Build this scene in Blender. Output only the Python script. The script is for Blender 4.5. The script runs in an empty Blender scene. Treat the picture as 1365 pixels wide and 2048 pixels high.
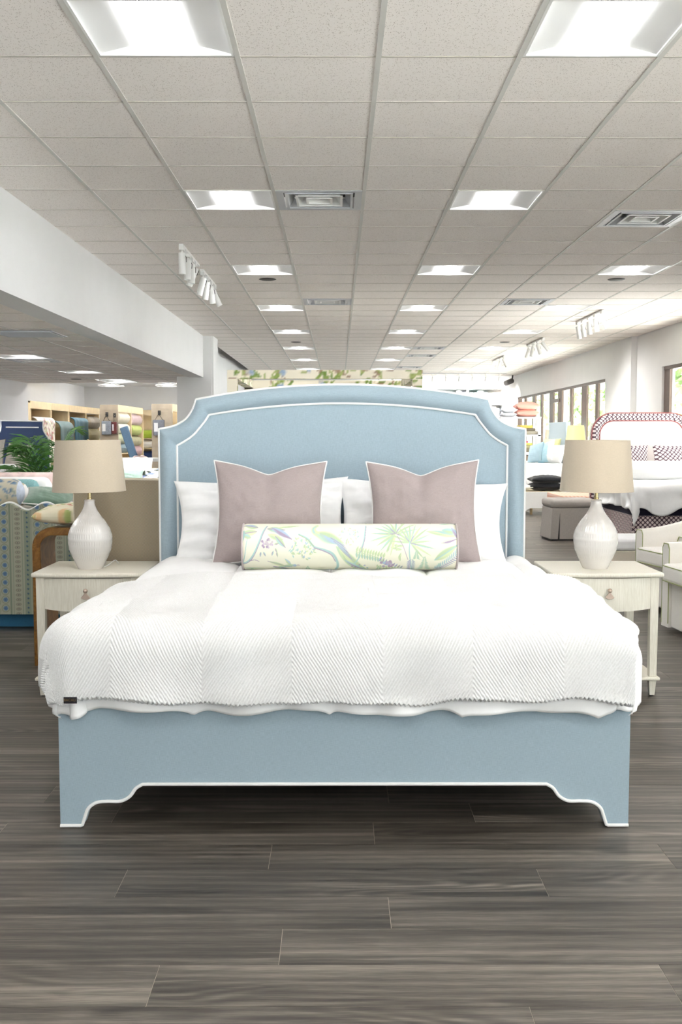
import bpy, bmesh, math, random
import numpy as np
from mathutils import Vector, Matrix

S = bpy.context.scene
C = S.collection
PI = math.pi
R = math.radians

# ------------------------------------------------------------------ camera, sky, sun, exposure
cam_data = bpy.data.cameras.new('camera')
cam = bpy.data.objects.new('camera', cam_data)
C.objects.link(cam)
cam.location = (0.0, 0.0, 1.38)
cam.rotation_euler = (R(90 - 4.21), 0, R(-0.1525))
cam_data.sensor_fit = 'VERTICAL'
cam_data.sensor_height = 36.0
cam_data.lens = 2075.36 / 2048 * 36.0
cam_data.clip_end = 200
S.camera = cam

S.view_settings.view_transform = 'Standard'
S.view_settings.look = 'None'
S.view_settings.exposure = 0.8
S.view_settings.gamma = 1.0
S.view_settings.use_curve_mapping = False

world = bpy.data.worlds.new('world')
S.world = world
world.use_nodes = True
bg = world.node_tree.nodes['Background']
bg.inputs[0].default_value = (0.91, 0.955, 1.0, 1)
bg.inputs[1].default_value = 2.6

sun_data = bpy.data.lights.new('sun', 'SUN')
sun = bpy.data.objects.new('sun', sun_data)
C.objects.link(sun)
sun_data.energy = 44.0
sun_data.angle = R(2)
sun_data.color = (0.98, 0.99, 1.0)
sun.rotation_euler = (R(3), R(21), 0)      # high sun in front of the shop windows, kept out by the porch roof

LIGHT = 54.0                                  # radiance of the ceiling light lenses
S.cycles.max_bounces = 10
S.cycles.diffuse_bounces = 6
S.cycles.transparent_max_bounces = 12
S.cycles.caustics_reflective = False
S.cycles.caustics_refractive = False

# ------------------------------------------------------------------ helpers
def lin(c):
    out = []
    for x in c[:3]:
        x = x / 255.0
        out.append(x / 12.92 if x <= 0.04045 else ((x + 0.055) / 1.055) ** 2.4)
    return out

def lin4(c):
    return tuple(lin(c)) + (1.0,)

class N:
    """tiny node-graph helper"""
    def __init__(s, name):
        s.m = bpy.data.materials.new(name)
        s.m.use_nodes = True
        s.t = s.m.node_tree
        s.b = s.t.nodes['Principled BSDF']
    def n(s, typ, **kw):
        nd = s.t.nodes.new(typ)
        for k, v in kw.items():
            setattr(nd, k, v)
        return nd
    def l(s, a, b):
        s.t.links.new(a, b)
    def inp(s, nd, i, v):
        if hasattr(v, 'is_linked') or hasattr(v, 'links'):
            s.l(v, nd.inputs[i])
        else:
            nd.inputs[i].default_value = v
    def math(s, op, a, b=0.0, clamp=False):
        nd = s.n('ShaderNodeMath', operation=op)
        nd.use_clamp = clamp
        s.inp(nd, 0, a); s.inp(nd, 1, b)
        return nd.outputs[0]
    def mix(s, f, a, b):
        nd = s.n('ShaderNodeMix', data_type='RGBA')
        s.inp(nd, 0, f)
        s.inp(nd, 6, a); s.inp(nd, 7, b)
        return nd.outputs[2]
    def coord(s, kind='Object', scale=(1, 1, 1), rot=(0, 0, 0)):
        tc = s.n('ShaderNodeTexCoord')
        mp = s.n('ShaderNodeMapping')
        mp.inputs['Scale'].default_value = scale
        mp.inputs['Rotation'].default_value = rot
        s.l(tc.outputs[kind], mp.inputs[0])
        return mp.outputs[0]
    def noise(s, vec, scale=5, detail=3, rough=0.55, dist=0.0):
        nd = s.n('ShaderNodeTexNoise')
        s.l(vec, nd.inputs['Vector'])
        nd.inputs['Scale'].default_value = scale
        nd.inputs['Detail'].default_value = detail
        nd.inputs['Roughness'].default_value = rough
        nd.inputs['Distortion'].default_value = dist
        return nd.outputs[0]
    def ramp(s, fac, stops):
        nd = s.n('ShaderNodeValToRGB')
        el = nd.color_ramp.elements
        while len(el) < len(stops):
            el.new(0.5)
        for e, (p, c) in zip(el, stops):
            e.position = p
            e.color = c
        s.l(fac, nd.inputs[0])
        return nd.outputs[0]
    def bump(s, h, strength=0.3, dist=0.002):
        nd = s.n('ShaderNodeBump')
        nd.inputs['Strength'].default_value = strength
        nd.inputs['Distance'].default_value = dist
        s.l(h, nd.inputs['Height'])
        s.l(nd.outputs[0], s.b.inputs['Normal'])

def plain(name, col, rough=0.6, metal=0.0, var=0.0, vscale=30, bump=0.0, bscale=200, spec=0.5, sheen=0.0, coat=0.0):
    k = N(name)
    k.b.inputs['Roughness'].default_value = rough
    k.b.inputs['Metallic'].default_value = metal
    k.b.inputs['Specular IOR Level'].default_value = spec
    if sheen:
        k.b.inputs['Sheen Weight'].default_value = sheen
    if coat:
        k.b.inputs['Coat Weight'].default_value = coat
        k.b.inputs['Coat Roughness'].default_value = 0.08
    v = k.coord()
    a = lin(col)
    nz = k.noise(v, vscale, 4)
    d = max(var, 0.015)
    lo = tuple(x * (1 - d) for x in a) + (1,)
    hi = tuple(min(1, x * (1 + d)) for x in a) + (1,)
    k.l(k.ramp(nz, [(0.3, lo), (0.7, hi)]), k.b.inputs['Base Color'])
    if bump:
        k.bump(k.noise(v, bscale, 2), bump, 0.002)
    return k.m

def fabric(name, col, amt=0.1, scale=900, rough=0.9, sheen=0.15, bump=0.25):
    """woven cloth: crossed slubby threads"""
    k = N(name)
    k.b.inputs['Roughness'].default_value = rough
    k.b.inputs['Specular IOR Level'].default_value = 0.2
    k.b.inputs['Sheen Weight'].default_value = sheen
    h = k.noise(k.coord(scale=(0.06, 0.06, 1)), scale, 2)
    w = k.noise(k.coord(scale=(1, 1, 0.06)), scale, 2)
    s = k.math('ADD', k.math('MULTIPLY', h, 0.5), k.math('MULTIPLY', w, 0.5))
    a = lin(col)
    lo = tuple(x * (1 - amt) for x in a) + (1,)
    hi = tuple(min(1, x * (1 + amt)) for x in a) + (1,)
    k.l(k.ramp(s, [(0.38, lo), (0.62, hi)]), k.b.inputs['Base Color'])
    k.bump(s, bump, 0.001)
    return k.m

def translucent(name, col):
    """thin shade cloth that lets light through"""
    m = fabric(name, col, 0.05)
    t = m.node_tree
    tr = t.nodes.new('ShaderNodeBsdfTranslucent')
    tr.inputs[0].default_value = lin4(col)
    mx = t.nodes.new('ShaderNodeMixShader')
    mx.inputs[0].default_value = 0.45
    t.links.new(t.nodes['Principled BSDF'].outputs[0], mx.inputs[1])
    t.links.new(tr.outputs[0], mx.inputs[2])
    t.links.new(mx.outputs[0], t.nodes['Material Output'].inputs[0])
    return m

def vcol(name, rough=0.85, weave=True):
    """printed cloth: the print is a colour attribute, the weave is bump"""
    k = N(name)
    k.b.inputs['Roughness'].default_value = rough
    k.b.inputs['Specular IOR Level'].default_value = 0.25
    at = k.n('ShaderNodeAttribute', attribute_name='print')
    k.l(at.outputs['Color'], k.b.inputs['Base Color'])
    if weave:
        k.bump(k.noise(k.coord(), 700, 2), 0.2, 0.001)
    return k.m

def link(name, mesh, m=None, parent=None, world=False):
    o = bpy.data.objects.new(name, mesh)
    C.objects.link(o)
    if m is not None and not mesh.materials:
        mesh.materials.append(m)
    if parent is not None:
        o.parent = parent
        if world:
            o.location = -Vector(parent.location)
    return o

class MB:
    def __init__(s):
        s.v = []
        s.f = []
    def add(s, vs, fs):
        o = len(s.v)
        s.v.extend([tuple(p) for p in vs])
        s.f.extend([tuple(i + o for i in f) for f in fs])
        return s
    def box(s, x0, x1, y0, y1, z0, z1, mtx=None):
        vs = [(x0, y0, z0), (x1, y0, z0), (x1, y1, z0), (x0, y1, z0), (x0, y0, z1), (x1, y0, z1), (x1, y1, z1), (x0, y1, z1)]
        if mtx is not None:
            vs = [tuple(mtx @ Vector(p)) for p in vs]
        return s.add(vs, [(3, 2, 1, 0), (4, 5, 6, 7), (0, 1, 5, 4), (1, 2, 6, 5), (2, 3, 7, 6), (3, 0, 4, 7)])
    def taper(s, cx, cy, z0, z1, w0, d0, w1, d1):
        vs = []
        for z, w, d in ((z0, w0, d0), (z1, w1, d1)):
            vs += [(cx - w / 2, cy - d / 2, z), (cx + w / 2, cy - d / 2, z), (cx + w / 2, cy + d / 2, z), (cx - w / 2, cy + d / 2, z)]
        return s.add(vs, [(3, 2, 1, 0), (4, 5, 6, 7), (0, 1, 5, 4), (1, 2, 6, 5), (2, 3, 7, 6), (3, 0, 4, 7)])
    def prism(s, poly, a0, a1, axis='y'):
        """poly: (p,q) points, counter-clockwise seen from -axis; extruded from a0 to a1"""
        n = len(poly)
        def mk(p, q, a):
            return (p, a, q) if axis == 'y' else ((a, p, q) if axis == 'x' else (p, q, a))
        vs = [mk(p, q, a0) for p, q in poly] + [mk(p, q, a1) for p, q in poly]
        fs = [tuple(range(n)), tuple(range(2 * n - 1, n - 1, -1))]
        fs += [((i + 1) % n, i, i + n, (i + 1) % n + n) for i in range(n)]
        return s.add(vs, fs)
    def lathe(s, prof, seg=32, c=(0, 0, 0), mtx=None):
        vs = []
        n = len(prof)
        for r, z in prof:
            for k in range(seg):
                a = 2 * PI * k / seg
                p = Vector((c[0] + r * math.cos(a), c[1] + r * math.sin(a), c[2] + z))
                vs.append(tuple(mtx @ p) if mtx is not None else tuple(p))
        fs = []
        for i in range(n - 1):
            for k in range(seg):
                k2 = (k + 1) % seg
                fs.append((i * seg + k, i * seg + k2, (i + 1) * seg + k2, (i + 1) * seg + k))
        if prof[0][0] > 1e-6:
            fs.append(tuple(range(seg - 1, -1, -1)))
        if prof[-1][0] > 1e-6:
            fs.append(tuple((n - 1) * seg + k for k in range(seg)))
        return s.add(vs, fs)
    def rod(s, p0, p1, r0, r1=None, seg=12):
        p0, p1 = Vector(p0), Vector(p1)
        d = p1 - p0
        q = Vector((0, 0, 1)).rotation_difference(d.normalized()).to_matrix().to_4x4()
        return s.lathe([(r0, 0), (r1 if r1 is not None else r0, d.length)], seg, mtx=Matrix.Translation(p0) @ q)
    def tube(s, path, r, seg=8, closed=False):
        path = [Vector(p) for p in path]
        n = len(path)
        t0 = None
        nrm = None
        vs = []
        for i in range(n):
            if closed:
                t = path[(i + 1) % n] - path[i - 1]
            else:
                t = path[min(i + 1, n - 1)] - path[max(i - 1, 0)]
            t.normalize()
            if nrm is None:
                up = Vector((0, 0, 1)) if abs(t.z) < 0.9 else Vector((0, 1, 0))
                nrm = (up - t * up.dot(t)).normalized()
            else:
                nrm = (nrm - t * nrm.dot(t))
                nrm.normalize()
            b = t.cross(nrm)
            rr = r(i / (n - 1)) if callable(r) else r
            for k in range(seg):
                a = 2 * PI * k / seg
                vs.append(tuple(path[i] + nrm * (rr * math.cos(a)) + b * (rr * math.sin(a))))
        fs = []
        for i in range(n if closed else n - 1):
            j = (i + 1) % n
            for k in range(seg):
                k2 = (k + 1) % seg
                fs.append((i * seg + k, j * seg + k, j * seg + k2, i * seg + k2))
        if not closed:
            fs.append(tuple(range(seg)))
            fs.append(tuple((n - 1) * seg + k for k in range(seg - 1, -1, -1)))
        return s.add(vs, fs)
    def grid(s, nu, nv, fn, wrap_u=False):
        vs = [fn(i / (nu - 1 if not wrap_u else nu), j / (nv - 1)) for j in range(nv) for i in range(nu)]
        fs = []
        for j in range(nv - 1):
            for i in range(nu if wrap_u else nu - 1):
                i2 = (i + 1) % nu
                fs.append((j * nu + i, j * nu + i2, (j + 1) * nu + i2, (j + 1) * nu + i))
        return s.add(vs, fs)
    def xf(s, mtx):
        s.v = [tuple(mtx @ Vector(p)) for p in s.v]
        return s
    def mesh(s, name, smooth=False, ang=40):
        me = bpy.data.meshes.new(name)
        me.from_pydata(s.v, [], s.f)
        me.update()
        bm = bmesh.new()
        bm.from_mesh(me)
        bmesh.ops.recalc_face_normals(bm, faces=bm.faces)
        bm.to_mesh(me)
        bm.free()
        if smooth:
            me.shade_smooth()
            me.set_sharp_from_angle(angle=R(ang))
        return me
    def build(s, name, m, parent=None, smooth=False, bev=0.0, world=False, seg=2, ang=40):
        o = link(name, s.mesh(name, smooth, ang), m, parent, world)
        if bev:
            bevel(o, bev, seg)
        return o

def bevel(o, w, seg=2):
    md = o.modifiers.new('bevel', 'BEVEL')
    md.width = w
    md.segments = seg
    md.limit_method = 'ANGLE'
    md.angle_limit = R(35)
    md.harden_normals = False
    o.data.shade_smooth()
    o.data.set_sharp_from_angle(angle=R(40))
    return o

def tag(o, label, cat, group=None):
    o['label'] = label
    o['category'] = cat
    if group:
        o['group'] = group
    return o

def thing(name, label, cat, loc=(0, 0, 0), rz=0.0, group=None):
    o = bpy.data.objects.new(name, None)
    o.empty_display_size = 0.1
    C.objects.link(o)
    o.location = loc
    o.rotation_euler = (0, 0, rz)
    return tag(o, label, cat, group)

def struct(o):
    o['kind'] = 'structure'
    return o

def copy_tree(o, parent=None):
    c = o.copy()
    C.objects.link(c)
    if parent is not None:
        c.parent = parent
    for ch in [x for x in bpy.data.objects if x.parent == o]:
        copy_tree(ch, c)
    return c

def bx(name, m, x0, x1, y0, y1, z0, z1, parent=None, bev=0.0, world=False, seg=2):
    return MB().box(x0, x1, y0, y1, z0, z1).build(name, m, parent, bev=bev, world=world, seg=seg)

def smooth_path(pts, n=8, closed=False):
    """Catmull-Rom through the points"""
    P = [np.array(p, float) for p in pts]
    out = []
    m = len(P)
    rng = range(m if closed else m - 1)
    for i in rng:
        p1, p2 = P[i], P[(i + 1) % m]
        p0 = P[i - 1] if (closed or i > 0) else 2 * p1 - p2
        p3 = P[(i + 2) % m] if (closed or i + 2 < m) else 2 * p2 - p1
        for k in range(n):
            t = k / n
            out.append(0.5 * ((2 * p1) + (-p0 + p2) * t + (2 * p0 - 5 * p1 + 4 * p2 - p3) * t * t + (-p0 + 3 * p1 - 3 * p2 + p3) * t ** 3))
    if not closed:
        out.append(P[-1])
    return [tuple(p) for p in out]

def vnoise(x, y, seed=0):
    """smooth noise on numpy arrays, about -1..1: waves of mixed direction"""
    r = np.random.RandomState(int(seed) + 11)
    out = 0
    for _ in range(6):
        a, f, p = r.uniform(0, 2 * PI), r.uniform(0.35, 0.85), r.uniform(0, 2 * PI)
        out = out + np.sin(2 * PI * f * (x * np.cos(a) + y * np.sin(a)) + p)
    return out / 3.2

def np_grid(name, X, Y, Z, m, parent=None, thick=0.0, smooth=True, world=False):
    """mesh object from 2-D coordinate arrays; with thick>0 a second layer closes it"""
    nv, nu = X.shape
    V = np.stack([X, Y, Z], -1).reshape(-1, 3)
    idx = np.arange(nu * nv).reshape(nv, nu)
    F = np.stack([idx[:-1, :-1], idx[:-1, 1:], idx[1:, 1:], idx[1:, :-1]], -1).reshape(-1, 4)
    me = bpy.data.meshes.new(name)
    me.vertices.add(len(V))
    me.vertices.foreach_set('co', V.astype(np.float32).ravel())
    me.loops.add(F.size)
    me.loops.foreach_set('vertex_index', F.astype(np.int32).ravel())
    me.polygons.add(len(F))
    me.polygons.foreach_set('loop_start', np.arange(0, F.size, 4, dtype=np.int32))
    me.update(calc_edges=True)
    if smooth:
        me.shade_smooth()
    o = link(name, me, m, parent, world)
    if thick:
        md = o.modifiers.new('thickness', 'SOLIDIFY')
        md.thickness = thick
        md.offset = -1
    return o

def set_print(o, rgb):
    """per-vertex linear colours as the cloth's print"""
    at = o.data.color_attributes.new('print', 'FLOAT_COLOR', 'POINT')
    a = np.ones((len(rgb), 4), np.float32)
    a[:, :3] = rgb
    at.data.foreach_set('color', a.ravel())

class Paint:
    """draws leaves, stems and blobs onto scattered (u,v) samples"""
    def __init__(s, u, v, base):
        s.u, s.v = np.asarray(u, float).ravel(), np.asarray(v, float).ravel()
        s.c = np.tile(np.array(lin(base)), (len(s.u), 1))
    def put(s, idx, a, col):
        a = np.clip(a, 0, 1)[:, None]
        s.c[idx] = s.c[idx] * (1 - a) + np.array(lin(col)) * a
    def blob(s, x, y, r, col, aa=0.3, ry=None):
        ry = ry or r
        k = np.where((abs(s.u - x) < r * 1.3) & (abs(s.v - y) < ry * 1.3))[0]
        d = np.hypot((s.u[k] - x) / r, (s.v[k] - y) / ry)
        s.put(k, (1 - d) / aa, col)
    def leaf(s, x, y, ang, ln, wd, col, col2=None, vein=None):
        ca, sa = math.cos(ang), math.sin(ang)
        cx, cy = x + ca * ln / 2, y + sa * ln / 2
        k = np.where((abs(s.u - cx) < ln * 0.62 + wd) & (abs(s.v - cy) < ln * 0.62 + wd))[0]
        p = (s.u[k] - x) * ca + (s.v[k] - y) * sa
        q = -(s.u[k] - x) * sa + (s.v[k] - y) * ca
        t = np.clip(p / ln, 0, 1)
        w = wd * 0.5 * np.sin(PI * t ** 0.8) + 1e-9
        ins = (p > 0) & (p < ln)
        a = np.where(ins, (1 - abs(q) / w) / 0.35, 0)
        s.put(k, a, col)
        if col2:
            s.put(k, np.where(q > 0, a, 0) * np.clip(t * 1.6, 0.2, 0.9), col2)
        if vein:
            s.put(k, np.where(ins, (1 - abs(q) / (wd * 0.09)) * 1.5, 0), vein)
    def stem(s, pts, w0, w1, col):
        pts = smooth_path(pts, 10)
        n = len(pts)
        for i in range(n - 1):
            (x0, y0), (x1, y1) = pts[i][:2], pts[i + 1][:2]
            w = (w0 + (w1 - w0) * i / n) / 2
            k = np.where((s.u > min(x0, x1) - w) & (s.u < max(x0, x1) + w) & (s.v > min(y0, y1) - w) & (s.v < max(y0, y1) + w))[0]
            if len(k) == 0:
                continue
            dx, dy = x1 - x0, y1 - y0
            L2 = dx * dx + dy * dy + 1e-12
            t = np.clip(((s.u[k] - x0) * dx + (s.v[k] - y0) * dy) / L2, 0, 1)
            d = np.hypot(s.u[k] - x0 - t * dx, s.v[k] - y0 - t * dy)
            s.put(k, (1 - d / w) / 0.4, col)
# ------------------------------------------------------------------ materials of the setting
M = {}
M['wall'] = plain('white wall paint', (230, 230, 230), 0.75, var=0.01, vscale=3, bump=0.05, bscale=300)
M['white_metal'] = plain('white enamel', (238, 238, 236), 0.35)
M['tee'] = plain('ceiling grid enamel', (214, 212, 207), 0.5)
M['cross'] = plain('narrow cross tee', (196, 190, 182), 0.6)
M['grey_metal'] = plain('grey duct metal', (200, 202, 206), 0.4, metal=0.3)
M['dark_metal'] = plain('dark metal', (52, 50, 48), 0.5)
M['bronze'] = plain('dark bronze window frame', (92, 76, 66), 0.45, metal=0.2)
M['brass'] = plain('aged brass', (176, 158, 118), 0.3, metal=0.9)
M['seam'] = plain('plank seam', (176, 166, 150), 0.8)
M['roof'] = plain('roof deck', (150, 150, 150), 0.9)
M['concrete'] = plain('pale concrete', (196, 192, 184), 0.9, var=0.06, vscale=2)
M['asphalt'] = plain('pale parking lot', (204, 204, 204), 0.9, var=0.05, vscale=2)

def tile_material():
    k = N('fissured ceiling tile')
    k.b.inputs['Roughness'].default_value = 0.95
    k.b.inputs['Specular IOR Level'].default_value = 0.1
    geo = k.n('ShaderNodeNewGeometry')
    pos = geo.outputs['Position']
    vo = k.n('ShaderNodeTexVoronoi')
    vo.inputs['Scale'].default_value = 150
    k.l(pos, vo.inputs['Vector'])
    keep = k.math('GREATER_THAN', k.noise(pos, 60, 2), 0.5)
    hole = k.math('MULTIPLY', k.math('LESS_THAN', vo.outputs['Distance'], 0.27), keep)
    oi = k.n('ShaderNodeObjectInfo')
    tone = k.math('ADD', k.math('MULTIPLY', k.noise(pos, 1.3, 2), 0.08), k.math('MULTIPLY', oi.outputs['Random'], 0.04))
    base = k.mix(k.math('ADD', tone, 0.2, True), lin4((253, 247, 243)), lin4((245, 238, 233)))
    fine = k.noise(pos, 380, 2)
    base = k.mix(k.math('MULTIPLY', fine, 0.18), base, lin4((212, 206, 200)))
    col = k.mix(k.math('MULTIPLY', hole, 0.75), base, lin4((148, 132, 116)))
    k.l(col, k.b.inputs['Base Color'])
    k.bump(k.math('SUBTRACT', 1.0, hole), 0.3, 0.002)
    return k.m
M['tile'] = tile_material()

def plank_material(name, rnd_attr):
    k = N(name)
    geo = k.n('ShaderNodeNewGeometry')
    if rnd_attr:
        at = k.n('ShaderNodeAttribute', attribute_name='plank_random')
        rnd = at.outputs['Fac']
    else:
        oi = k.n('ShaderNodeObjectInfo')
        rnd = oi.outputs['Random']
    sep = k.n('ShaderNodeSeparateXYZ')
    k.l(geo.outputs['Position'], sep.inputs[0])
    def vec(sx, sy, r):
        cb = k.n('ShaderNodeCombineXYZ')
        k.l(k.math('ADD', k.math('MULTIPLY', sep.outputs[0], sx), k.math('MULTIPLY', rnd, 37.0)), cb.inputs[0])
        k.l(k.math('MULTIPLY', sep.outputs[1], sy), cb.inputs[1])
        k.l(k.math('MULTIPLY', rnd, r), cb.inputs[2])
        return cb.outputs[0]
    big = k.noise(vec(0.55, 9.5, 61.0), 1.0, 3, 0.55, 0.5)
    mid = k.noise(vec(1.6, 34.0, 17.0), 1.0, 4, 0.65, 0.8)
    wv = k.n('ShaderNodeTexWave', wave_type='BANDS', bands_direction='Y')
    wv.inputs['Scale'].default_value = 1.0
    wv.inputs['Distortion'].default_value = 9.0
    wv.inputs['Detail'].default_value = 2.0
    wv.inputs['Detail Scale'].default_value = 0.45
    k.l(vec(0.8, 8.0, 23.0), wv.inputs['Vector'])
    fine = k.noise(vec(9.0, 420.0, 5.0), 1.0, 3, 0.7)
    a = k.math('ADD', k.math('MULTIPLY', big, 0.72), k.math('MULTIPLY', mid, 0.28))
    a = k.math('ADD', a, k.math('MULTIPLY', k.math('SUBTRACT', wv.outputs['Fac'], 0.5), 0.10))
    a = k.math('ADD', a, k.math('MULTIPLY', k.math('SUBTRACT', fine, 0.5), 0.6))
    ct = k.math('SINE', k.math('MULTIPLY', k.noise(vec(0.9, 5.5, 31.0), 1.0, 1, 0.4, 0.3), 95.0))      # cathedral figure
    msk = k.math('MULTIPLY', k.math('SUBTRACT', k.noise(vec(0.8, 6.0, 47.0), 1.0, 1), 0.5), 6.0, True)
    a = k.math('ADD', a, k.math('MULTIPLY', k.math('MULTIPLY', ct, msk), 0.085))
    a = k.math('ADD', a, k.math('MULTIPLY', k.math('SUBTRACT', rnd, 0.5), 0.05))
    col = k.ramp(a, [(0.26, lin4((38, 33, 28))), (0.42, lin4((66, 60, 53))), (0.55, lin4((92, 85, 77))), (0.76, lin4((138, 130, 119)))])
    k.l(col, k.b.inputs['Base Color'])
    k.b.inputs['Specular IOR Level'].default_value = 0.5
    k.l(k.math('ADD', 0.34, k.math('MULTIPLY', fine, 0.16)), k.b.inputs['Roughness'])
    k.bump(a, 0.12, 0.0015)
    return k.m
M['plank'] = plank_material('grey oak plank', False)
M['plank_far'] = plank_material('grey oak planks beyond', True)

def glass_material():
    k = N('window glass')
    out = k.t.nodes['Material Output']
    tr = k.n('ShaderNodeBsdfTransparent')
    tr.inputs[0].default_value = (0.96, 0.98, 0.97, 1)
    gl = k.n('ShaderNodeBsdfGlossy')
    gl.inputs['Roughness'].default_value = 0.02
    mx = k.n('ShaderNodeMixShader')
    mx.inputs[0].default_value = 0.06; k.l(tr.outputs[0], mx.inputs[1]); k.l(gl.outputs[0], mx.inputs[2])
    k.l(mx.outputs[0], out.inputs[0])
    k.t.nodes.remove(k.b)
    return k.m
M['glass'] = glass_material()

def emit_material(name, col, strength):
    k = N(name)
    k.b.inputs['Base Color'].default_value = (0.9, 0.9, 0.9, 1)
    k.b.inputs['Emission Color'].default_value = tuple(col) + (1,)
    k.b.inputs['Emission Strength'].default_value = strength
    return k.m
def lens_material():
    k = N('glowing light lens')
    k.b.inputs['Base Color'].default_value = (0.9, 0.9, 0.9, 1)
    k.b.inputs['Roughness'].default_value = 0.5
    tc = k.n('ShaderNodeTexCoord')
    sp = k.n('ShaderNodeSeparateXYZ')
    k.l(tc.outputs['Object'], sp.inputs[0])
    q = k.math('DIVIDE', sp.outputs[0], 0.062)        # the lamps sit behind the middle of the lens
    e = k.math('EXPONENT', k.math('MULTIPLY', k.math('MULTIPLY', q, q), -1.0))
    k.b.inputs['Emission Color'].default_value = (0.985, 0.99, 1.0, 1)
    k.l(k.math('MULTIPLY', e, LIGHT), k.b.inputs['Emission Strength'])
    return k.m
M['lens'] = lens_material()
M['spot_lens'] = emit_material('glowing spot lens', (1.0, 0.96, 0.9), 18.0)
M['reflector'] = plain('white light reflector', (244, 244, 242), 0.5)

# ------------------------------------------------------------------ floor: planks run left to right
PW, PL = 0.2, 1.305
floor = struct(bx('floor', M['seam'], -7.6, 5.2, -7.2, 30.2, -0.12, -0.0012))
rng = random.Random(5)
known = {0: 0.124, 1: -0.224, 2: -0.672, 3: 0.149, 4: -0.156, 5: -0.467, 6: 0.463}   # joint seen in each of the near rows
plank_mesh = MB().box(-PL / 2 + 0.0008, PL / 2 - 0.0008, -PW / 2 + 0.0005, PW / 2 - 0.0005, -0.005, 0.0).mesh('plank')
plank_mesh.materials.append(M['plank'])
near, far = [], MB()
far_r = []
rows = [(r, 3.42 + PW * (0.5 - r)) for r in range(-135, 54)]
for r, yc in rows:
    off = known.get(r, rng.uniform(0, PL))
    n0 = math.ceil((-7.5 - off) / PL)
    x = off + n0 * PL
    while x < 5.1:
        xc = x + PL / 2
        if xc < 5.1:
            half = max(yc, 0.1) * 0.335
            vis = yc > 2.3 and xc + PL / 2 > -half and xc - PL / 2 < half
            hid = 4.4 < yc < 5.6 and -0.95 < xc - PL / 2 and xc + PL / 2 < 0.95
            near.append((yc if vis and not hid else 99 + abs(yc), xc, yc))
        x += PL
near.sort()
for i, (key, xc, yc) in enumerate(near):
    if i < 290 and key < 90:
        o = link('plank', plank_mesh, None, floor)
        o.location = (xc, yc, 0)
    else:
        far.box(xc - PL / 2 + 0.0012, xc + PL / 2 - 0.0012, yc - PW / 2 + 0.0008, yc + PW / 2 - 0.0008, -0.006, 0.0)
        far_r.append(rng.random())
fo = far.build('plank', M['plank_far'], floor)
fo['kind'] = 'stuff'
at = fo.data.attributes.new('plank_random', 'FLOAT', 'FACE')
at.data.foreach_set('value', np.repeat(np.array(far_r, np.float32), 6))

# ------------------------------------------------------------------ ceilings
T = 0.6096
X0, Y0 = 0.1745, 4.617
CH = 3.01
LIGHT_ROWS = [-16, -11, -6, -1, 4, 9, 14, 19, 24, 29, 34]
LIGHT_COLS = [-2, 1, 4]
VENTS = [(-1, 4), (3, 5), (-1, 13), (3, 13), (2, 24), (2, 27), (2, 33)]

def make_ceiling(name, z, xs, ys, skip, nmax):
    xa, xb, ya, yb = xs[0], xs[-1], ys[0], ys[-1]
    ce = struct(bx(name, M['wall'], xa, xb, ya, yb, z + 0.12, z + 0.16))
    tiles = []
    for i in range(len(ys) - 1):
        for j in range(len(xs) - 1):
            if (j, i) in skip:
                continue
            x0, x1, y0, y1 = xs[j], xs[j + 1], ys[i], ys[i + 1]
            yc, xc = (y0 + y1) / 2, (x0 + x1) / 2
            vis = yc > 3.9 and abs(xc) - T / 2 < yc * 0.33
            tiles.append((yc if vis else 200 + abs(yc), x0, x1, y0, y1))
    tiles.sort()
    cache = {}
    rest = MB()
    for n, (key, x0, x1, y0, y1) in enumerate(tiles):
        w, d = round(x1 - x0 - 0.004, 3), round(y1 - y0 - 0.004, 3)
        if n < nmax and key < 150:
            if (w, d) not in cache:
                me = MB().box(-w / 2, w / 2, -d / 2, d / 2, 0.004, 0.018).mesh('ceiling_tile')
                me.materials.append(M['tile'])
                cache[(w, d)] = me
            o = link('ceiling_tile', cache[(w, d)], None, ce)
            o.location = ((x0 + x1) / 2, (y0 + y1) / 2, z)
        else:
            rest.box(x0 + 0.002, x1 - 0.002, y0 + 0.002, y1 - 0.002, z + 0.004, z + 0.018)
    if rest.v:
        o = rest.build('ceiling_tile', M['tile'], ce)
        o['kind'] = 'stuff'
    for x in xs[1:-1]:
        bx('main_tee', M['tee'], x - 0.012, x + 0.012, ya, yb, z, z + 0.006, ce)
    for y in ys[1:-1]:
        bx('cross_tee', M['cross'], xa, xb, y - 0.0075, y + 0.0075, z + 0.0015, z + 0.006, ce)
    return ce

xs = [-2.224] + [X0 + T * k for k in range(-3, 8)] + [4.94]
ys = [-7.0] + [Y0 + T * i for i in range(-19, 40)] + [28.6]
def cell(k, i):            # grid cell -> index in xs, ys
    return (k + 4, i + 20)
skip = {cell(k, i) for k in LIGHT_COLS for i in LIGHT_ROWS} | {cell(k, i) for k, i in VENTS}
ceiling = make_ceiling('ceiling', CH, xs, ys, skip, 290)

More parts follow.
